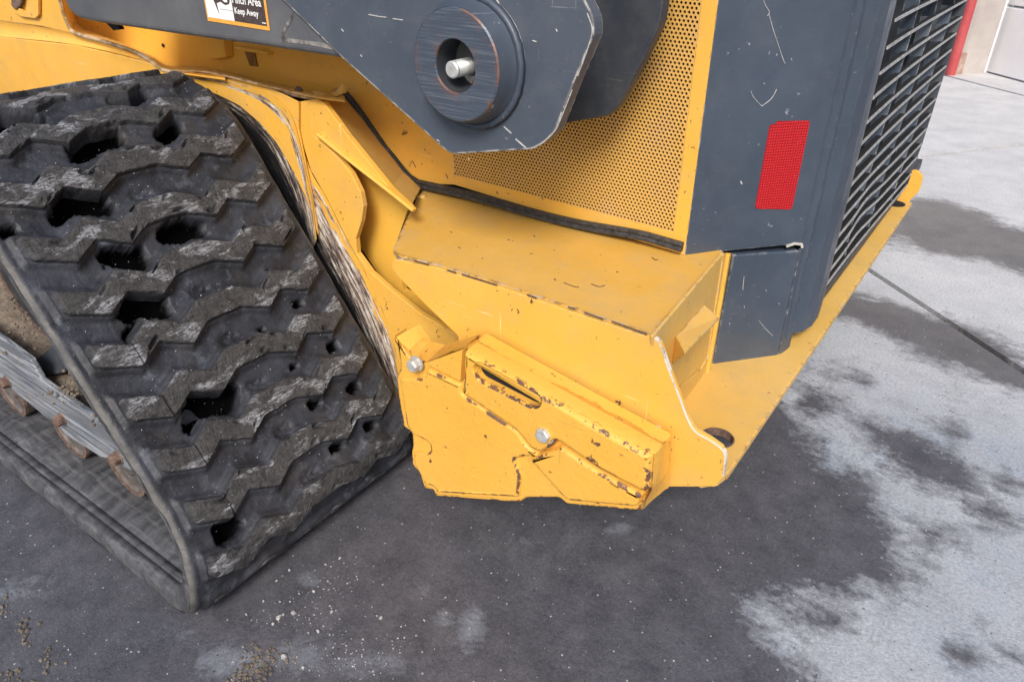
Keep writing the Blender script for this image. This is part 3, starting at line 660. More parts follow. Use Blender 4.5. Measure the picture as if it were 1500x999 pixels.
solid('fender_upper_panel', [on(p, y=YFN+.004) for p in [(-260, 6), (-100, 20), (0, 31), (60, 39), (118, 52.5), (103, 47), (97, 34), (90, 15), (84, -20), (70, -160), (-300, -260)]], (0, .01, 0), M['yellow'], LOADER, bevel=.003)
# latch recess at the very corner
solid('latch_frame', rounded([on(p, y=YFN+.002) for p in [(12, -12), (22, 16), (34, 24), (55, 27), (60, 22), (60, -14), (52, -40), (10, -40)]], .006), (0, -.006, 0), M['yellow'], LOADER, holes=[rounded([on(p, y=YFN+.002) for p in [(24, -8), (29, 10), (38, 17), (50, 19), (52, -6), (48, -34), (22, -34)]], .005)], bevel=.002)
solid('latch_hook', rounded([on(p, y=YFN-.001) for p in [(22, -30), (20, 8), (26, 15), (34, 8), (38, -30)]], .004), (0, -.006, 0), M['rusty'], LOADER, bevel=.002)
rimp = [(70, -160), (84, -20), (90, 15), (97, 34), (104, 46), (118, 52), (150, 61), (190, 74), (214, 86), (230, 98), (246, 105), (300, 108), (345, 117), (390, 129), (430, 139), (462, 145)]
rimv = smoothpath([on(p, y=YFN+.001 if p[0] < 250 else YFN+.001+.022*min(1, (p[0]-250)/60)) for p in rimp], 6)
mk('worn_rim', *sweep(rimv, [(-.0038, -.004), (-.0032, .001), (0, .0022), (.0032, .001), (.0038, -.004)]), M['yellow_worn_edge'], LOADER)
# sill between the rim and the chassis wall
sa = smoothpath([on(p, y=YFN+.006) for p in [(84, -20), (97, 34), (104, 46), (150, 61), (214, 86), (246, 104), (300, 107), (390, 128), (462, 144), (505, 150)]], 5)
sb = smoothpath([on(p, y=YI-.003) for p in [(108, -20), (118, 20), (128, 38), (160, 54), (218, 80), (248, 97), (302, 100), (392, 121), (455, 134), (505, 140)]], 5)
n = len(sa); mk('wall_sill', sa+sb, [[i, i+1, n+i+1, n+i] for i in range(n-1)], M['yellow_dusty'], LOADER, smooth=False)
# little fittings on the wall
solid('wall_box', [on(p, y=YI-.001) for p in [(310, 52), (340, 56), (342, 83), (317, 86)]], (0, -.022, 0), M['yellow_wall'], LOADER, bevel=.002)
solid('wall_tab', [on(p, y=YI-.001) for p in [(355, 67), (403, 75), (403, 79), (356, 72)]], (0, -.02, 0), M['yellow_wall'], LOADER, bevel=.001)
solid('wall_slot', [on(p, y=YI-.003) for p in [(358, 76), (373, 78), (377, 98), (366, 97)]], (0, .002, 0), simple('shaded_slot_metal', (.16, .08, .015), (.25, .13, .03), 40, .7), LOADER, bevel=0)
mk('wall_hole', *lathe(on((239, 67), y=YI-.002), (0, -1, 0), [(0, 0), (0, .0045), (.0015, .0045), (.0015, 0)], 20), M['black'], LOADER)
mk('rusty_bolt', *joinm(blob(on((437, 132), y=.60), .008, .8, 2)), M['rusty'], LOADER, smooth=True)

YW = .52
ROD = [(462, 198), (500, 229), (560, 276), (603, 310)]
CURVE = [(464, 203), (492, 228), (514, 254), (528, 282), (532, 303), (529, 325), (521, 350), (523, 372), (543, 399), (571, 424), (615, 459), (672, 492)]
WEARB_OUT = [(440, 200), (455, 250), (478, 290), (505, 345), (535, 400), (560, 455), (578, 510), (590, 560), (600, 620)]
WEARB_IN = [(440, 312), (446, 335), (456, 365), (476, 402), (498, 446), (522, 496), (548, 550), (574, 606), (592, 655)]
wall_poly = [(436, 150), (463, 145), (474, 151), (508, 198), (538, 235), (572, 277), (600, 303), (603, 310), (560, 275), (500, 228), (464, 203)] + CURVE[1:] + [(672, 540), (640, 600), (604, 640)] + WEARB_OUT[::-1][1:] + [(438, 190), (434, 170)]
solid('rear_fender_wall', [on(p, y=YW) for p in wall_poly], (0, .012, 0), M['yellow'], LOADER, bevel=.0015)
GUARD_OUT = [(262, 112), (300, 112), (345, 121), (385, 133), (412, 150), (428, 172), (438, 205), (449, 255), (458, 300), (464, 350)]
GUARD_IN = [(250, 122), (290, 135), (330, 160), (358, 190), (380, 220), (400, 248), (420, 282), (438, 315), (452, 345), (463, 372)]
solid('guard_sheet', [on(p, y=YW-.006) for p in [(270, 109), (345, 117), (400, 131), (437, 150), (437, 190), (443, 220), (455, 280), (466, 345), (460, 330), (448, 290), (430, 252), (405, 210), (380, 180), (350, 155), (320, 140), (290, 128)]], (0, .004, 0), M['yellow'], LOADER, bevel=.001)
def wearstrip(name, oa, ia, yo, yi, w0, w1, nv=14):
    a = smoothpath([on(p, y=yo) for p in oa], 8); b = smoothpath([on(p, y=yi) for p in ia], 8); vs = []; wr = []; uv = []; L = 0
    for i in range(len(a)):
        if i: L += (a[i]-a[i-1]).length
        for j in range(nv+1):
            t = j/nv; p = a[i].lerp(b[i], t); bul = math.sin(t*math.pi)*.006; p = p+Vector((.3*bul, -bul, 0)); vs.append(p); wr.append(w0+(w1-w0)*t); uv.append((L*8, t*.16))
    fs = [[i*(nv+1)+j, i*(nv+1)+j+1, (i+1)*(nv+1)+j+1, (i+1)*(nv+1)+j] for i in range(len(a)-1) for j in range(nv)]
    return mk(name, vs, fs, M['wear'], LOADER, smooth=True, attrs={'wear': wr}, uvs=uv)
wearstrip('rubbed_guard', GUARD_OUT[:], [(p[0]-4, p[1]+4) for p in GUARD_IN], YW-.008, YW+.02, .0, 1.0)
wearstrip('rubbed_wall', WEARB_OUT, WEARB_IN, YW+.001, YW+.012, .0, 1.0)
mk('wall_rib', *sweep(smoothpath([on(p, y=YW-.010) for p in ROD], 4), [(-.0035, -.012), (-.0035, -.004), (-.0015, -.001), (.0015, -.001), (.0035, -.004), (.0035, -.012)]), M['yellow'], LOADER, bevel=.001)
solid('pocket_wall', [on(p, y=YW+.06) for p in [(455, 192), (466, 197), (560, 273), (598, 304), (604, 288), (577, 366), (592, 425), (700, 490), (720, 560), (640, 570), (600, 470), (520, 350), (470, 260)]], (0, .01, 0), M['yellow_wall'], LOADER, bevel=0)
solid('dark_gap_plate', [on(p, y=YW+.075) for p in [(380, 150), (450, 190), (548, 290), (590, 420), (700, 560), (700, 700), (560, 700), (440, 400)]], (0, .01, 0), M['black'], LOADER, bevel=0)
# sloping gutter below the hood seal
ga = [on(p, y=YW+.001) for p in [(466, 143), (474, 150), (508, 197), (538, 234), (572, 276), (601, 303)]]
gb = [on(p, y=.667) for p in [(492, 128), (503, 138), (533, 174), (562, 214), (592, 252), (617, 274)]]
n = len(ga); mk('side_gutter', ga+gb, [[i, i+1, n+i+1, n+i] for i in range(n-1)], M['yellow_dusty'], LOADER)
solid('curled_flap', [on(p, y=.60) for p in [(455, 134), (478, 139), (492, 134), (501, 122), (503, 137), (488, 144), (470, 145)]], (0, .01, 0), M['yellow_dusty'], LOADER, bevel=.001)

# ---------------------------------------------------------------- hood: side panel with punched screen, seal
YH = .67
pbl, pbr, ptr, ptl = on((665, 256), y=YH), on((988, 340), y=YH), on((1034, 0), y=YH), on((665, 228), y=YH)
XL = pbl.x; XR = .4555; ZT = 1.02
slope = (pbr.z-pbl.z)/(pbr.x-pbl.x)
def botz(x, dz=0): return pbl.z+(x-pbl.x)*slope+dz
Vx = lambda x, z, y=YH: Vector((x, y, z))
# solid surround (butts against the punched field)
sp_pts = [on((396, 80), y=YH), on((401, 104), y=YH), on((412, 113), y=YH), on((505, 133), y=YH), on((530, 163), y=YH), on((566, 213), y=YH), on((604, 257), y=YH), on((616, 265), y=YH), on((640, 270), y=YH), Vx(XL, botz(XL, -.020))]
left = sp_pts + [Vx(XL, botz(XL)), Vx(XL, ZT+.2), Vx(sp_pts[0].x, ZT+.2)]
side = solid('side_panel', left, (0, .003, 0), M['yellow'], LOADER, bevel=.0006)
solid('side_panel_sill', [Vx(XL, botz(XL, -.020)), Vx(.478, botz(.478, -.034)), Vx(.478, botz(.478)), Vx(XR, botz(XR)), Vx(XL, botz(XL))], (0, .003, 0), M['yellow'], side, bevel=.0004)
solid('side_panel_margin', [Vx(XR, botz(XR)), Vx(.4785, botz(.4785)), Vx(.4785, ZT+.2), Vx(XR, ZT+.2)], (0, .003, 0), M['yellow'], side, bevel=.0004)
# punched field
PX, PZ = .00655, .00655*.866
vs = []; fs = []; rh = .00215; ncol = int((XR-XL)/PX); PX = (XR-XL)/ncol; nrow = int((ZT-pbl.z)/PZ)
def zsk(x, z): return z+(x-XL)*slope
for r in range(nrow):
    z0 = pbl.z+r*PZ; z1 = z0+PZ; zc = (z0+z1)/2; off = 0 if r % 2 == 0 else .5
    cols = [XL+PX*(i+off) for i in range(ncol+1 if not off else ncol)]
    if off:  # half-wide ends
        for a, b in ((XL, XL+PX*.5), (XR-PX*.5, XR)):
            k = len(vs); vs += [Vx(a, zsk(a, z0)), Vx(b, zsk(b, z0)), Vx(b, zsk(b, z1)), Vx(a, zsk(a, z1))]; fs.append([k, k+1, k+2, k+3])
    for i in range(len(cols)-1):
        a, b = cols[i], cols[i+1]; xc = (a+b)/2; k = len(vs)
        # outer ring of 8 points on the cell border, inner octagon, small depth
        out = [(b, zc), (b, z1), (xc, z1), (a, z1), (a, zc), (a, z0), (xc, z0), (b, z0)]
        for (x, z) in out: vs.append(Vx(x, zsk(x, z)))
        for t in range(8): an = t*math.pi/4; vs.append(Vx(xc+rh*math.cos(an), zsk(xc, zc)+rh*math.sin(an)))
        for t in range(8): an = t*math.pi/4; vs.append(Vx(xc+rh*math.cos(an), zsk(xc, zc)+rh*math.sin(an), YH+.0022))
        for t in range(8):
            u = (t+1) % 8; fs.append([k+t, k+u, k+8+u, k+8+t]); fs.append([k+8+t, k+8+u, k+16+u, k+16+t])
mk('punched_screen', vs, fs, paint('screen_yellow_paint', (.62, .36, .085), (.68, .41, .13), (.2, .15, .12), (.5, .4, .3), wear=0, speck=.3, dust=.6, dustcol=(.58, .36, .17), scr=.2), side)
solid('engine_bay_lining', [Vx(XL-.1, .5, YH+.05), Vx(.50, .5, YH+.05), Vx(.50, 1.3, YH+.05), Vx(XL-.1, 1.3, YH+.05)], (0, .01, 0), M['black'], LOADER, bevel=0)
# black lining of the slot under the panel
sealp = [(499, 134), (512, 148), (532, 175), (566, 224), (592, 257), (606, 268), (622, 272), (700, 290), (780, 313), (846, 329), (930, 344), (965, 353), (999, 363)]
sealv = smoothpath([on(p, y=YH-.006) for p in sealp], 5)
mk('rubber_seal', *sweep(sealv, [(-.0075, -.008), (-.0085, .002), (-.006, .0065), (-.001, .004), (.001, .0065), (.0055, .006), (.0075, .002), (.0075, -.008)]), M['seal'], LOADER)

# ---------------------------------------------------------------- grey corner panel, cover, rear column
KA, KB = (.478, .67), (.617, .827)
prof = [(.478, .672), (.4795, .668), (.617, .827), (.628, .848), (.6225, .858), (.6265, .872), (.641, .892), (.6485, .925), (.648, .965), (.639, 1.03), (.628, 1.085), (.60, 1.092), (.52, 1.05), (.47, .75)]
def column(pr, z0, z1): return prism([Vector((x, y, z0)) for x, y in pr], Vector((0, 0, z1-z0)))
corner = mk('hood_corner_panel', *column([(.4765, .674), (.478, .67), (.617, .827), (.621, .835), (.58, .86), (.47, .72)], .5275, 1.35), M['grey'], LOADER, bevel=.003, seg=3)
zlow = on((1200, 440), x=.624).z
mk('hood_rear_column', *column([(.617, .836), (.628, .848), (.6225, .858), (.6265, .872), (.641, .892), (.6485, .925), (.648, .965), (.641, 1.02), (.630, 1.075), (.60, 1.085), (.56, .95)], .335, 1.35), M['grey'], LOADER, bevel=.003, seg=2)
solid('red_reflector', rounded([onv(p, KA, KB, .0012) for p in [(1128, 183), (1137, 182), (1138, 178), (1187, 177), (1160, 307), (1106, 306)]], .005, 3), Vector((-.0008, .0008, 0)), M['reflector'], corner, bevel=0)
# lower corner cover, slightly set back, a dark slit above it
KC, KD = (.529, .726), (.617, .827)
cov = [onv(p, KC, KD) for p in [(1074, 373.5), (1172, 367), (1139, 524), (1136, 528), (1128, 527), (1060, 548), (1041, 547)]]
cover = solid('corner_cover', cov, Vector((-.02, .02, 0)), M['grey'], LOADER, bevel=.003)
ret = [onv((1172, 365), KC, KD), onv((1139, 524), KC, KD)]
solid('cover_flange', [ret[0]+Vector((.001, .001, 0)), ret[1]+Vector((.001, .001, 0)), ret[1]+Vector((.010, .035, .01)), ret[0]+Vector((.010, .035, 0))], Vector((-.004, .001, 0)), M['grey'], cover, bevel=.001)
lip = [onv(p, KC, KD, .0005) for p in [(1050, 549), (1062, 547), (1092, 538), (1122, 530)]]
mk('cover_lip', *sweep(lip, [(-.002, -.002), (-.002, .002), (.002, .002), (.002, -.002)], (.7, -.7, 0)), simple('scraped_lip_metal', (.25, .26, .27), (.62, .64, .66), 120, .4, .3), cover)
mk('worn_corner_chip', *sweep([onv(p, KC, KD, .001) for p in [(1152, 361), (1164, 357), (1174, 358), (1175, 363)]], [(-.002, -.002), (-.002, .001), (.002, .001), (.002, -.002)], (.7, -.7, 0)), simple('bare_chip_metal', (.35, .34, .30), (.62, .6, .55), 120, .5), cover)
solid('inner_backing', [Vector((.46, .74, .32)), Vector((.60, .90, .32)), Vector((.60, .90, .56)), Vector((.46, .74, .56))], Vector((-.02, .02, 0)), M['black'], LOADER, bevel=0)

# ---------------------------------------------------------------- grille at the rear
XG = .628
L_ = [(235, 100), (195, 235), (160, 360), (125, 480), (95, 600), (60, 712), (30, 820), (5, 920), (-26, 1015), (-54, 1108), (-80, 1200), (-103, 1288), (-124, 1372), (-138, 1440)]
Md = [(320, 50), (345, 130), (300, 238), (262, 360), (235, 470), (190, 590), (165, 690), (128, 800), (110, 905), (84, 1000), (66, 1090), (50, 1165), (40, 1215), (40, 1225)]
R_ = [(600, -78), (585, 0), (560, 85), (532, 165), (508, 245), (482, 325), (457, 405), (432, 485), (410, 557), (385, 632), (362, 705), (338, 772), (312, 850), (292, 905)]
cv = lambda p: (1240+p[0]/3.33, p[1]/3.33)
grille = bpy.data.objects.new('rear_grille', None)
zs = []
def slat(a, b, c, dent=0, name='grille_slat'):
    A = on(cv(a), x=XG); z = A.z; Cc = on(cv(c), z=z)
    pts = [A.lerp(Cc, t/20)+Vector((-.004*math.sin(math.pi*(t/20)**.75), 0, 0)) for t in range(21)]
    if dent:
        for p in pts:
            t = (p.y-A.y)/max(.01, Cc.y-A.y); p.x -= dent*math.exp(-((t-.35)/.10)**2); p.z += .3*dent*math.exp(-((t-.42)/.08)**2)
    return pts, z, A, Cc
GR = None
for i in range(len(L_)):
    pts, z, A, Cc = slat(L_[i], Md[i], R_[i], {9: .003, 10: .006, 11: .007, 12: .004}.get(i, 0))
    dz = .012
    vs = []
    for p in pts:
        vs += [p+Vector((.0, 0, .0026)), p+Vector((.0, 0, -.0026)), p+Vector((-.012, 0, -.0015)), p+Vector((-.012, 0, .0015))]
    k = len(pts); fs = []
    for j in range(k-1): 
        for q in range(4): r = (q+1) % 4; fs.append([4*j+q, 4*j+r, 4*j+4+r, 4*j+4+q])
    fs += [[0, 1, 2, 3], [4*k-4, 4*k-1, 4*k-2, 4*k-3]]
    zs.append((A.copy(), Cc.copy(), [p.copy() for p in pts]))
    vs, fs = fixn(vs, fs)
    s_ = mk('grille_slat', vs, fs, M['black'], LOADER)  # slat body coloured black to hold the shade inside the grille
    mk('slat_edge', *sweep([p+Vector((.0012, 0, 0)) for p in pts], [(-.0027, -.0012), (-.0027, .0014), (.0027, .0014), (.0027, -.0012)], (1, 0, 0)), M['alu'], s_)
# upright dividers following the slats
def inter(t):
    out = []
    for (A, Cc, pts) in zs:
        f = t*(len(pts)-1); i = min(int(f), len(pts)-2); out.append(pts[i].lerp(pts[i+1], f-i))
    return out
for t in (.27, .52, .80):
    c = inter(t); c = [c[0]+(c[0]-c[1])]+c
    vs = []
    for p in c: vs += [p+Vector((-.003, 0, 0)), p+Vector((-.003, .005, 0)), p+Vector((-.03, .005, 0)), p+Vector((-.03, 0, 0))]
    fs = [[4*j+q, 4*j+(q+1) % 4, 4*j+4+(q+1) % 4, 4*j+4+q] for j in range(len(c)-1) for q in range(4)]
    vs, fs = fixn(vs, fs); mk('grille_divider', vs, fs, M['grey'], LOADER)
yr = max(q[1].y for q in zs)
zb = min(q[0].z for q in zs)
solid('cooler_core', [Vector((.53, 1.0, .33)), Vector((.53, yr+.02, .33)), Vector((.53, yr+.02, 1.35)), Vector((.53, 1.0, 1.35))], (-.02, 0, 0), M['fin'], LOADER, bevel=0)
far = [q[1]+Vector((.002, .004, 0)) for q in zs]; far = [far[0]+(far[0]-far[1])*3]+far
vs = []
for p in far: vs += [p+Vector((.0, 0, 0)), p+Vector((0, .012, 0)), p+Vector((-.12, .012, 0)), p+Vector((-.12, 0, 0))]
fs = [[4*j+q, 4*j+(q+1) % 4, 4*j+4+(q+1) % 4, 4*j+4+q] for j in range(len(far)-1) for q in range(4)]+[[0, 1, 2, 3], [len(vs)-4, len(vs)-3, len(vs)-2, len(vs)-1]]
vs, fs = fixn(vs, fs); mk('grille_end_frame', vs, fs, M['grey_dark'], LOADER)
zf = zs[-1]
solid('hood_rear_sill', [Vector((.632, 1.06, .325)), Vector((.632, yr+.02, .318)), Vector((.632, yr+.02, zf[1].z-.004)), Vector((.632, 1.06, zf[0].z-.006))], (-.09, 0, 0), M['grey_dark'], LOADER, bevel=.001)

# ---------------------------------------------------------------- tray, side plate, bumper
ZTR = .512
YS_ = .42
tr = [on((626, 272), y=.668), on((603, 284), z=.53), on((576, 366), z=ZTR+.002), on((580, 374), z=ZTR), on((700, 405), z=ZTR), on((830, 447), z=ZTR), on((945, 488), z=ZTR), on((956, 490), z=ZTR), on((1062, 372), z=.527), Vector((.50, .76, .529)), Vector((-.02, .70, .536))]
def traypt(u, v, off=0):
    a = Vector((.074, .42, ZTR)); b = Vector((.545, .42, ZTR)); c = Vector((.3, .70, .530)); nn = (b-a).cross(c-a).normalized()
    return onplane((u, v), a+Vector((0, 0, off)), nn)
trp = [(636, 272), (624, 273), (615, 283), (604, 303), (576, 363), (576, 369), (583, 374), (640, 388), (735, 417), (860, 459), (946, 488), (957, 490), (1062, 371), (1040, 350), (900, 320)]
top = solid('tray_cover', [traypt(*p) for p in trp], (0, 0, -.005), M['tray_paint'], LOADER, bevel=.0015)
mk('rivet', *lathe(traypt(618, 289), (0, 0, 1), [(0, .009), (.003, .009), (.0045, .006), (.005, 0)], 24), M['yellow_dusty'], top, smooth=True)
lipp = [traypt(*p, .0) + Vector((0, -.001, -.004)) for p in [(582, 375), (640, 390), (735, 419), (860, 461), (946, 490), (955, 492)]]
mk('tray_lip', *sweep(smoothpath(lipp, 8), [(-.0022, -.002), (-.0022, .0022), (.0022, .0022), (.0022, -.002)]), M['bevel_rust'], top)
sidep = [(577, 380), (573, 390), (580, 402), (622, 445), (671, 492), (671, 560), (700, 640), (830, 690), (975, 713), (1048, 713), (1058, 700), (1063, 668), (1058, 655), (1040, 642), (1018, 629), (1006, 608), (994, 575), (980, 540), (967, 501), (957, 495.5), (850, 461.5), (735, 421.5), (640, 392.5)]
splate = solid('side_plate', [on(p, y=YS_) for p in sidep], (0, .008, 0), M['yellow'], LOADER, bevel=.0015)
edgep = [(960, 495), (967, 501), (981, 541), (995, 577), (1007, 609), (1019, 630), (1040, 643), (1058, 656), (1063, 668), (1060, 695)]
mk('plate_edge', *sweep(smoothpath([on(p, y=YS_+.003) for p in edgep], 6), [(-.0014, -.003), (-.0014, .0034), (.001, .0034), (.001, -.003)]), simple('chipped_plate_edge', (.42, .30, .16), (.70, .66, .60), 70, .6, 0, .5, 200, .002, .35, .5), splate)
# bent return of the side plate to the fender wall
ra_ = [on(p, y=YS_) for p in [(573, 388), (580, 402), (622, 445), (671, 492)]]; rb_ = [Vector((p.x-.015, YW+.055, p.z-.01)) for p in ra_]
mk('plate_return', ra_+rb_, [[i, i+1, i+5, i+4] for i in range(3)], M['yellow'], splate)
# box wall below the right fold of the tray
WA, WB = (.547, .42), (.530, .735)
wp = lambda pts, off=0: [onv(p, WA, WB, off) for p in pts]
bw = (Vector((WB[0]-WA[0], WB[1]-WA[1], 0))).normalized(); WN = Vector((bw.y, -bw.x, 0))
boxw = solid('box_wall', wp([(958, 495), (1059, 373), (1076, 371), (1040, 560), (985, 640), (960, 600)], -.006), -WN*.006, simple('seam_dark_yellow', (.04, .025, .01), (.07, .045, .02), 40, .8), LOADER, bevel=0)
solid('access_cover', wp([(957, 493), (1059, 372), (1051, 425), (1043, 475), (1036, 522), (1026, 539), (1000, 562), (984, 576), (960, 560)], 0), -WN*.005, M['yellow_dusty'], boxw, bevel=.0012)
solid('cover_surround', wp([(1060.5, 372), (1074, 371), (1041, 549), (1010, 604), (985, 640), (962, 620), (970, 590), (1001, 563.5), (1027.5, 540.5), (1037.5, 523), (1044.5, 475), (1052.5, 425)], 0.002), -WN*.007, M['yellow_dusty'], boxw, bevel=.0012)
mk('post_rib', *sweep(wp([(1067, 372), (1056, 440), (1046, 495), (1036, 548)], .004), [(-.004, -.004), (-.004, .003), (.004, .003), (.004, -.004)], WN), M['yellow'], boxw, bevel=.001)
ta = wp([(990, 492), (1031, 446)], 0); tb = wp([(1003, 516), (1054, 465)], .028); tc = wp([(984, 534), (1040, 478)], 0)
vs, fs = fixn([ta[0], ta[1], tb[1], tb[0], tc[0], tc[1], tb[0]-Vector((0, 0, .004)), tb[1]-Vector((0, 0, .004))], [[0, 1, 2, 3], [3, 2, 7, 6], [6, 7, 5, 4], [4, 5, 1, 0], [0, 3, 6, 4], [1, 5, 7, 2]])
mk('bent_tab', vs, fs, M['yellow_dusty'], boxw, bevel=.0015)
# bumper plate
ZP = .310
tip = on((1057, 705), z=ZP)
hc = on((1051, 641), z=ZP); hr = (on((1075, 645), z=ZP)-on((1027, 637), z=ZP)).length/2
hole = [Vector((hc.x+hr*math.cos(t*math.pi/12), hc.y+hr*math.sin(t*math.pi/12), ZP)) for t in range(24)][::-1]
YE = on((1335, 297), z=ZP).y
bp = [Vector((.45, YS_+.009, ZP)), Vector((.60, YS_+.009, ZP)), Vector((.640, YS_+.006, ZP)), Vector((.658, .445, ZP)), Vector((.664, .47, ZP)), Vector((.665, 1.2, ZP)), Vector((.666, YE, ZP)), Vector((.45, YE, ZP))]
bumper = solid('bumper_plate', bp, (0, 0, -.014), M['yellow_dusty'], LOADER, holes=[hole], bevel=.0015)
mk('hole_edge', *sweep([h+Vector((0, 0, -.002)) for h in hole]+[hole[0]+Vector((0, 0, -.002))], [(-.001, -.010), (-.001, .0025), (.0012, .0025), (.0012, -.010)], (0, 0, 1), False), M['rusty'], bumper)
mk('plate_rear_edge', *sweep([Vector((.664, .46, ZP-.005)), Vector((.6655, .8, ZP-.005)), Vector((.6665, 1.4, ZP-.005)), Vector((.667, YE, ZP-.005))], [(-.004, -.002), (-.004, .0012), (.004, .0012), (.004, -.002)], (1, 0, 0)), M['yellow_dusty'], bumper)
solid('plate_lug', rounded([on(p, y=YE+.02) for p in [(1306, 292), (1325, 262), (1336, 249), (1346, 251), (1352, 259), (1347, 280), (1334, 293), (1322, 310)]], .01), (0, .012, 0), M['yellow_cast'], bumper, bevel=.002)
q = on((1322, 291), z=ZP); mk('lug_hole', *lathe(q+Vector((-.01, -.06, .0006)), (0, 0, 1), [(0, 0), (0, .028), (.0008, .028), (.0008, 0)], 24), M['black'], bumper)
solid('bumper_web', [Vector((.50, YS_+.01, ZP-.002)), Vector((.50, YS_+.01, ZTR-.02)), Vector((.50, YE, ZTR-.02)), Vector((.50, YE, ZP-.002))], (-.01, 0, 0), M['black'], LOADER, bevel=0)
solid('belly_plate', [Vector((-1.5, .60, .26)), Vector((.49, .60, .26)), Vector((.49, 1.8, .26)), Vector((-1.5, 1.8, .26))], (0, 0, .02), M['grey_dark'], LOADER, bevel=0)
solid('hood_core', [Vector((-1.5, .76, .29)), Vector((.48, .76, .29)), Vector((.48, 1.75, .29)), Vector((-1.5, 1.75, .29))], (0, 0, 1.0), M['grey_dark'], LOADER, bevel=0)

# ---------------------------------------------------------------- cast counterweight
YC = .34
cvw = lambda x, y: (560+x/2.778, 470+y/2.778)
base = [(50, 60), (72, 190), (56, 228), (62, 300), (84, 432), (118, 456), (120, 500), (116, 536), (118, 584), (150, 622), (170, 684), (208, 690), (214, 716), (555, 742), (585, 722), (722, 722), (748, 748), (1050, 778), (1075, 700), (1100, 575), (1104, 548), (760, 356), (330, 112), (180, 168), (120, 160)]
base = [on(cvw(*p), y=YC+.015) for p in base]
def ellip(c, r, y, n=14): return [Vector((c.x+r*math.cos(2*math.pi*i/n), y, c.z+r*math.sin(2*math.pi*i/n))) for i in range(n)]
slotpx = [(385, 182), (400, 176), (640, 312), (636, 338), (620, 345), (400, 222)]
slot = rounded([on(cvw(*p), y=YC+.015) for p in slotpx], .010, 3)
slot0 = rounded([on(cvw(*p), y=YC) for p in [(376, 190), (388, 172), (408, 172), (644, 306), (648, 330), (636, 348), (606, 346), (394, 236)]], .014, 3)
wt = emboss('counterweight', rounded([p+Vector((0, .006, 0)) for p in base], .006, 3), .006, .051, M['yellow_cast'], LOADER, r=.005, hole=[p+Vector((0, .006, 0)) for p in slot])
bar = [(330, 112), (760, 356), (1104, 548), (1100, 575), (1092, 690), (1070, 700), (880, 602), (720, 490), (704, 500), (690, 520), (650, 540), (605, 520), (575, 478), (540, 440), (320, 292), (330, 230)]
rp = lambda pts, y, r: rounded([on(cvw(*p), y=y) for p in pts], r, 4)
emboss('raised_rib', [p+Vector((0, .016, 0)) for p in rp(bar, YC, .008)], .020, .012, M['yellow_cast'], wt, r=.008, hole=[p+Vector((0, .016, 0)) for p in slot0])
solid('raised_corner', rp([(182, 170), (325, 118), (318, 245), (180, 176)], YC+.002, .003), (0, .02, 0), M['yellow_cast'], wt, bevel=.0025, seg=3, hard=True)
emboss('raised_face', [p+Vector((0, .010, 0)) for p in rp([(62, 232), (168, 236), (176, 196), (316, 262), (318, 300), (545, 452), (580, 510), (640, 556), (572, 560), (535, 568), (560, 640), (552, 725), (215, 705), (206, 680), (170, 672), (122, 584), (122, 540), (190, 536), (186, 500), (122, 468), (92, 428)], YC+.006, .006)], .008, .012, M['yellow_cast'], wt, r=.006)
emboss('raised_wedge', [p+Vector((0, .012, 0)) for p in rp([(590, 560), (700, 522), (722, 512), (880, 614), (1058, 712), (1036, 764), (752, 738), (724, 712)], YC+.004, .006)], .012, .012, M['yellow_cast'], wt, r=.007)
vs, fs = joinm(([p+Vector((0, -.002, 0)) for p in slot]+[p+Vector((0, .04, 0)) for p in slot], [[i, (i+1) % len(slot), (i+1) % len(slot)+len(slot), i+len(slot)] for i in range(len(slot))]))
mk('slot_wall', [Vector((p.x, p.y, p.z))+Vector((0, 0, .0004)) for p in vs], fs, simple('rusty_slot_wall', (.30, .14, .05), (.60, .32, .08), 40, .7, 0, .8, 120, .003), wt)
# black plate inside the slot, painting in the shade of its depth
solid('slot_shade_plate', [p+Vector((0, .0125, 0)) for p in inset(slot0, -.003)], (0, .001, 0), M['black'], wt, bevel=0)
th = [on(cvw(*p), y=YC+.0095) for p in [(352, 600), (372, 592), (392, 604), (398, 630), (378, 636), (356, 618)]]
mk('cast_mark', *sweep(smoothpath([on(cvw(*p), y=YC+.008) for p in [(392, 592), (370, 592), (356, 606), (362, 628), (384, 638)]], 4), [(-.0012, -.002), (-.0012, .0012), (.0012, .0012), (.0012, -.002)]), M['yellow_cast'], wt)
# rear top edge stepping back to the side plate
def loft(name, fa, ya, fb, yb, mat, parent, nu=60, nv=10, amp=.0012):
    a = [on(cvw(*p), y=ya) for p in fa]; b = [on(cvw(*p), y=yb) for p in fb]; vs = []
    def at(l, t):
        f = t*(len(l)-1); i = min(int(f), len(l)-2); return l[i].lerp(l[i+1], f-i)
    for i in range(nu+1):
        for j in range(nv+1):
            p = at(a, i/nu).lerp(at(b, i/nu), j/nv); q = amp*(N3(p.x, p.y, p.z, 60)+.6*N3(p.x, p.y, p.z, 150)); vs.append(p+Vector((0, 0, q)))
    return mk(name, vs, [[i*(nv+1)+j, i*(nv+1)+j+1, (i+1)*(nv+1)+j+1, (i+1)*(nv+1)+j] for i in range(nu) for j in range(nv)], mat, parent, smooth=True, attrs={'shoulder': [max(0, 1-j/1.6) if j < 3 else max(0, 1-(nv-j)/1.2)*.8 for i in range(nu+1) for j in range(nv+1)]})
loft('cast_top_face', [(330, 110), (545, 232), (762, 353), (1106, 546)], YC+.004, [(402, 54), (640, 190), (866, 305), (1170, 472)], YC+.071, M['cast_top'], wt)
loft('cast_left_slope', [(182, 167), (330, 110)], YC+.004, [(255, 98), (402, 54)], YC+.060, M['cast_top'], wt, 20, 10)
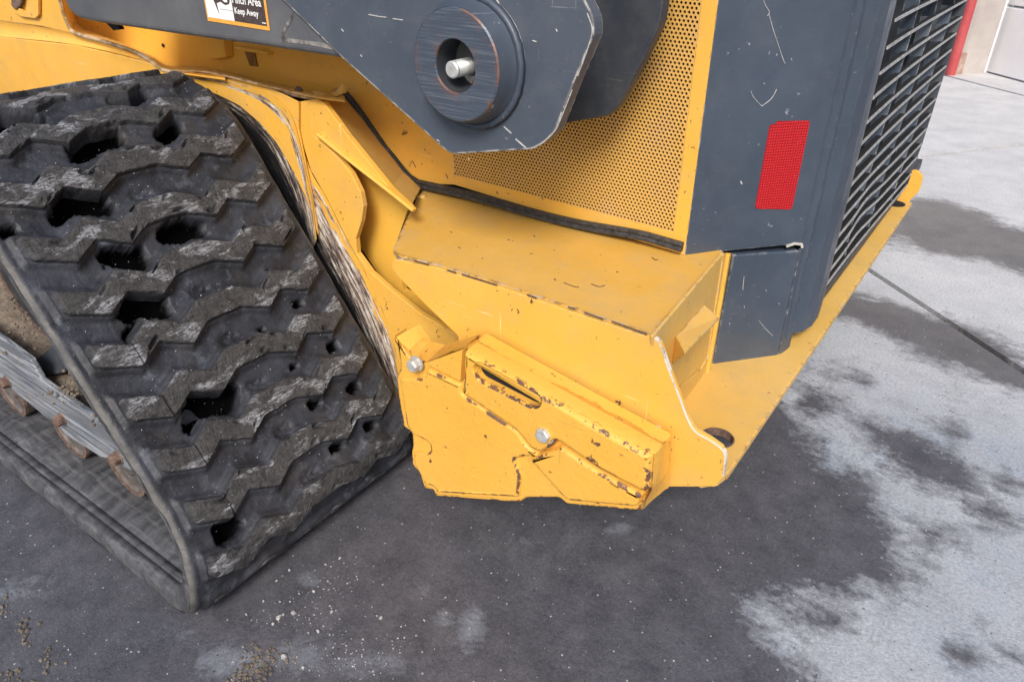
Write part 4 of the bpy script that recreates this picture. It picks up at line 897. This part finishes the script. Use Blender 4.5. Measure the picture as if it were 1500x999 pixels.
loft('cast_ear_top', [(50, 60), (120, 160), (182, 168)], YC+.0145, [(92, 32), (190, 82), (256, 97)], YC+.060, M['cast_top'], wt, 30, 10)
loft('cast_end_face', [(1105, 547), (1100, 600), (1094, 690), (1056, 768)], YC+.004, [(1170, 474), (1171, 540), (1168, 610), (1160, 676)], YC+.071, M['yellow_cast'], wt, 30, 10)
solid('back_edge', rounded([on(cvw(*p), y=YC+.0715) for p in [(395, 54), (408, 78), (815, 306), (852, 302), (900, 330), (1166, 470), (1174, 482), (1164, 684), (1075, 700), (760, 380), (340, 130)]], .004, 2), (0, .002, 0), M['cast_top'], wt, bevel=.0008)
def bolt(u, v, y, r, h, parent=None, wr=1.45):
    c = on((u, v), y=y)
    b_ = mk('hex_bolt', *hexhead(c+Vector((0, .002, 0)), (0, -1, 0), r, h, rot=.2), M['zinc'], parent, bevel=.0008)
    mk('washer', *lathe(c+Vector((0, .003, 0)), (0, -1, 0), [(0, 0), (0, r*wr), (.0035, r*wr), (.0035, 0)], 28), M['zinc'], b_)
    return b_
bolt(797, 636, YC-.003, .0125, .010, LOADER, 1.35)
bolt(609, 533, YC+.004, .0115, .014, LOADER, 1.15)
bolt(963, 628, YC+.078, .004, .006, LOADER, 1.1)

# ---------------------------------------------------------------- loader arm and link plates
YAP = .42
armp = [(86, -260), (90, -30), (94, 2), (101, 18), (114, 28), (135, 33), (250, 50), (380, 68), (500, 87), (720, 118), (720, -260)]
arm = solid('loader_arm', rounded([on(p, y=YAP+.006) for p in armp], .012, 3), (0, .12, 0), M['grey_arm'], LOADER, bevel=.014, seg=4)
lp = [(220, -190), (320, -92), (410, -4), (502, 86), (652, 220), (663, 226), (780, 219), (798, 209), (812, 195), (842, 118), (870, 52), (869, 25), (856, 0), (800, -170)]
bc = on((666, 98), y=.383); br = (on((727, 98), y=.383)-on((606, 98), y=.383)).length/2
bh = (on((666, 13), y=.383)-on((666, 183), y=.383)).length/2; R = (br+bh)/2
hr_ = ((on((693, 99), y=.383)-on((636, 99), y=.383)).length/2+(on((665, 60), y=.383)-on((665, 138), y=.383)).length/2)/2
CB = Vector((bc.x, YAP, bc.z))
plate = solid('link_plate', rounded([on(p, y=YAP) for p in lp], .006, 2), (0, .022, 0), M['grey_link'], LOADER, holes=[[Vector((CB.x+hr_*1.02*math.cos(-2*math.pi*i/28), YAP, CB.z+hr_*1.02*math.sin(-2*math.pi*i/28))) for i in range(28)]], bevel=.0018)
F0 = Vector((bc.x, .383, bc.z))
mk('pivot_boss', *lathe(F0, (0, 1, 0), [(.003, hr_), (.0015, hr_+.0002), (0, hr_+.0012), (0, R-.002), (.002, R)], 72), M['boss'], plate)
mk('boss_collar', *lathe(F0, (0, 1, 0), [(.0021, R+.0003), (.016, R+.004), (.028, R+.007), (.034, R+.012), (.0372, R+.016)], 72), M['grey'], plate, smooth=True)
mk('boss_bore', *lathe(F0, (0, 1, 0), [(.003, hr_), (.064, hr_)], 48), M['grey_dark'], plate, smooth=True)  # darker than the boss: shade inside the bore is in its colour
mk('weld_bead', *sweep([CB+Vector(((R+.011+.0016*N3(i, 0, 0, .9))*math.cos(i*math.pi/36), -.006, (R+.011+.0016*N3(i, 0, 0, .9))*math.sin(i*math.pi/36))) for i in range(-28, 20)], [(-.005, -.004), (-.003, .003), (.003, .003), (.005, -.004)]), M['grey'], plate, smooth=True)
pc = on((661, 103), y=.386)
pr = []
for i in range(11): y_ = .004+i*.0042; pr += [(y_, .0110), (y_+.0021, .0088)]
mk('threaded_stud', *lathe(pc, (0, 1, 0), [(0, 0), (0, .009), (.0015, .0108)]+pr+[(.05, .0108)], 32), M['zinc'], plate)
nc = on((676, 100), y=.432)
solid('nut_plate', [on(p, y=.432) for p in [(672, 88), (680, 71), (690, 82), (698, 106), (689, 127), (676, 118)]], (0, .006, 0), M['zinc'], plate, bevel=.001)
mk('bore_end', *lathe(Vector((bc.x, .447, bc.z)), (0, 1, 0), [(0, 0), (0, hr_+.01), (.003, hr_+.01)], 32), M['black'], plate)  # black disc standing in for the dark depth of the bore
lp2 = [(560, -160), (985, -160), (978, -40), (971, 4), (966, 38), (940, 92), (908, 152), (893, 170), (815, 183), (720, 196), (600, 120)]
solid('inner_link_plate', rounded([on(p, y=.575) for p in lp2], .01, 3), (0, .022, 0), M['grey_dark'], LOADER, bevel=.002)  # darker grey carries the shadow of the front link plate in its colour
mk('pivot_pin', *lathe(Vector((bc.x, .45, bc.z)), (0, 1, 0), [(0, 0), (0, .05), (.14, .05), (.14, 0)], 40), M['grey_dark'], LOADER)
# paint scrapes standing proud as bare metal slivers
for pts in ([(722, -10), (733, 12), (738, 35), (750, 58), (757, 78), (759, 89)], [(738, 186), (749, 196)], [(755, 204), (770, 217)]):
    v = [on(p, y=YAP-.0004) for p in pts]
    mk('paint_scrape', *sweep(smoothpath(v, 4), [(-.0009, -.0004), (-.0007, .0003), (.0007, .0003), (.0009, -.0004)]), simple('scraped_metal', (.30, .29, .29), (.60, .59, .58), 160, .5) if 'scraped_metal' not in bpy.data.materials else bpy.data.materials['scraped_metal'], plate)
# dent / gouge on the lower edge of the arm and black strip
solid('arm_scuff', [on(p, y=YAP+.0052) for p in [(409, 57), (420, 33), (430, 18), (428, 30), (416, 50), (418, 56), (480, 65), (490, 74), (452, 66), (412, 62)]], (0, .001, 0), simple('scuffed_black', (.05, .045, .045), (.30, .28, .26), 70, .6), arm, bevel=0)
solid('hose_clip', [on(p, y=.50) for p in [(155, 34), (172, 36), (176, 44), (166, 45)]], (0, .01, 0), M['black'], arm, bevel=0)

# scrapes and marks standing on the panels
BM = bpy.data.materials['scraped_metal']; n_ = Vector((.75, -.66, 0))
def sliver(name, pts, up, mat, parent, w=.0008):
    mk(name, *sweep(smoothpath(pts, 4), [(-w, -.0006), (-w*.8, .0003), (w*.8, .0003), (w, -.0006)], up), mat, parent)
for pts in ([(1116, -6), (1121, 8), (1127, 18), (1124, 24)], [(1126, 20), (1133, 45), (1138, 60), (1146, 84), (1150, 94)], [(1100, 134), (1104, 143), (1116, 156)], [(1116, 156), (1130, 145), (1138, 131)], [(1085, 266), (1087, 270)], [(1159, 86), (1160, 89)], [(1119, 122), (1120, 124)]):
    sliver('paint_scrape', [onv(p, KA, KB, .0006) for p in pts], n_, BM, corner, .0004 if pts[0][0] != 1085 else .0012)
for pts in ([(1090, 405), (1088, 425)], [(1112, 470), (1120, 480), (1132, 492)], [(1122, 425), (1123, 427)], [(1141, 444), (1142, 446)], [(1090, 448), (1091, 451)]):
    sliver('paint_scrape', [onv(p, KC, KD, .0006) for p in pts], n_, BM, cover, .0004)
for pts in ([(500, 43), (503, 47)], [(528, 81), (530, 84)], [(814, 43), (816, 47)], [(686, 232), (687, 235)], [(780, 60), (786, 62)], [(640, 205), (644, 208)], [(860, 20), (867, 40), (866, 55), (858, 80), (846, 112)], [(838, 132), (828, 158), (818, 182), (812, 193), (798, 207)], [(540, 22), (556, 25), (566, 26)], [(575, 28), (590, 30)]):
    sliver('paint_scrape', [on(p, y=YAP-.0006) for p in pts], (0, -1, 0), BM, plate, .0006)
CH = simple('chip_and_gap_shade', (.06, .035, .025), (.14, .085, .06), 200, .8)
for pts in ([(955, 377), (960, 381), (964, 380)], [(826, 414), (838, 419), (848, 421)], [(866, 416), (878, 420), (886, 418)], [(660, 339), (662, 341)], [(672, 362), (674, 364)], [(812, 408), (814, 411)], [(744, 351), (746, 352)], [(903, 398), (905, 399)], [(706, 378), (707, 379)], [(782, 345), (784, 347)]):
    sliver('paint_chip', [traypt(p[0], p[1], .0004) for p in pts], (0, 0, 1), CH, top, .0009)
for a_, b_ in (((606, 382), (628, 388)), ((655, 396), (668, 400)), ((676, 402), (728, 418)), ((772, 432), (786, 437)), ((832, 450), (842, 453)), ((856, 458), (884, 468)), ((896, 471), (948, 490))):  # dark slivers painting the shaded gap between tray lip and side plate
    sliver('lip_gap_shade', [on(a_, y=YS_-.002), on(((a_[0]+b_[0])/2, (a_[1]+b_[1])/2), y=YS_-.002), on(b_, y=YS_-.002)], (0, -1, 0), CH, top, .0012)
for pts in ([(757, 453), (760, 457), (758, 459)], [(604, 236), (607, 242), (609, 246)], [(653, 255), (656, 262)], [(588, 180), (590, 181)]):
    yy_ = YS_ if pts[0][1] > 300 else YH
    sliver('paint_chip', [on(p, y=yy_-.0006) for p in pts], (0, -1, 0), CH, splate if pts[0][1] > 300 else side, .0008)

# warning decal
YD = YAP+.0052
O_ = on((304.7, 31), y=YD); E1 = (on((395.8, 45.7), y=YD)-O_); WD = E1.length; E1.normalize(); E2 = Vector((0, -1, 0)).cross(E1); E2 = E2 if E2.z > 0 else -E2
HD = .105
def D(a, b, lift=0): return O_+E1*a+E2*b+Vector((0, -lift, 0))
def flat(name, poly, mat, parent, lift): return solid(name, [D(a, b, lift) for a, b in poly], (0, .0002, 0), mat, parent, bevel=0)
bd = .0062
def inv(px):
    q = on(px, y=YD)-O_; return q.dot(E1), q.dot(E2)
decal = flat('warning_decal', [(0, 0), (WD, 0), (WD, HD), (0, HD)], M['orange'], arm, .0003)
xm, _ = inv((344, 30)); 
flat('decal_white_field', [(bd*.55, bd), (xm, bd), (xm, HD-bd), (bd*.55, HD-bd)], M['white'], decal, .0006)
flat('decal_dark_field', [(xm, bd), (WD-bd*.9, bd), (WD-bd*.9, HD-bd), (xm, HD-bd)], M['brownblack'], decal, .0006)
P_ = [inv(p) for p in [(322, 21.5), (313, 0), (312, -8), (336, -8), (337, 2), (336, 6.5), (331, 8), (327, 6), (324, 3), (318, 5)]]
flat('decal_pictogram', P_, M['brownblack'], decal, .0009)
flat('decal_pictogram_gap', [inv(p) for p in [(325, -1), (333, 0), (334, 4), (330, 4)]], M['white'], decal, .0012)
flat('decal_rule', [(xm*.55, inv((325, 14))[1]), (xm, inv((325, 14))[1]-.0006), (xm, inv((325, 14))[1]-.0001), (xm*.55, inv((325, 14))[1]+.0005)], M['brownblack'], decal, .0009)
flat('decal_small_print', [inv(p) for p in [(384.5, 33.2), (390, 34), (390.3, 35.6), (384.8, 34.8)]], M['white'], decal, .0009)
def lettering(txt, a, b, width, name='lettering'):
    c = bpy.data.curves.new(name, 'FONT'); c.body = txt; c.size = .01; c.offset = .00022; c.extrude = .0
    o = bpy.data.objects.new(name, c); COL.objects.link(o); dg = bpy.context.evaluated_depsgraph_get()
    me = bpy.data.meshes.new_from_object(o.evaluated_get(dg)); COL.objects.unlink(o); bpy.data.objects.remove(o)
    xs = [v.co.x for v in me.vertices]; x0, x1 = min(xs), max(xs); k = width/(x1-x0)
    for v in me.vertices: v.co = D(a+(v.co.x-x0)*k, b+v.co.y*k*1.02, .0010)
    me.materials.clear(); me.materials.append(M['white']); o = bpy.data.objects.new(name, me); link(o, decal); return o
a, b = inv((341.3, 4.5)); a2, _ = inv((383.5, 9.5)); lettering('Pinch Area', a, b, a2-a)
a, b = inv((344.8, 20.0)); a2, _ = inv((380.0, 25.2)); lettering('Keep Away', a, b, a2-a)

bpy.context.view_layer.update()
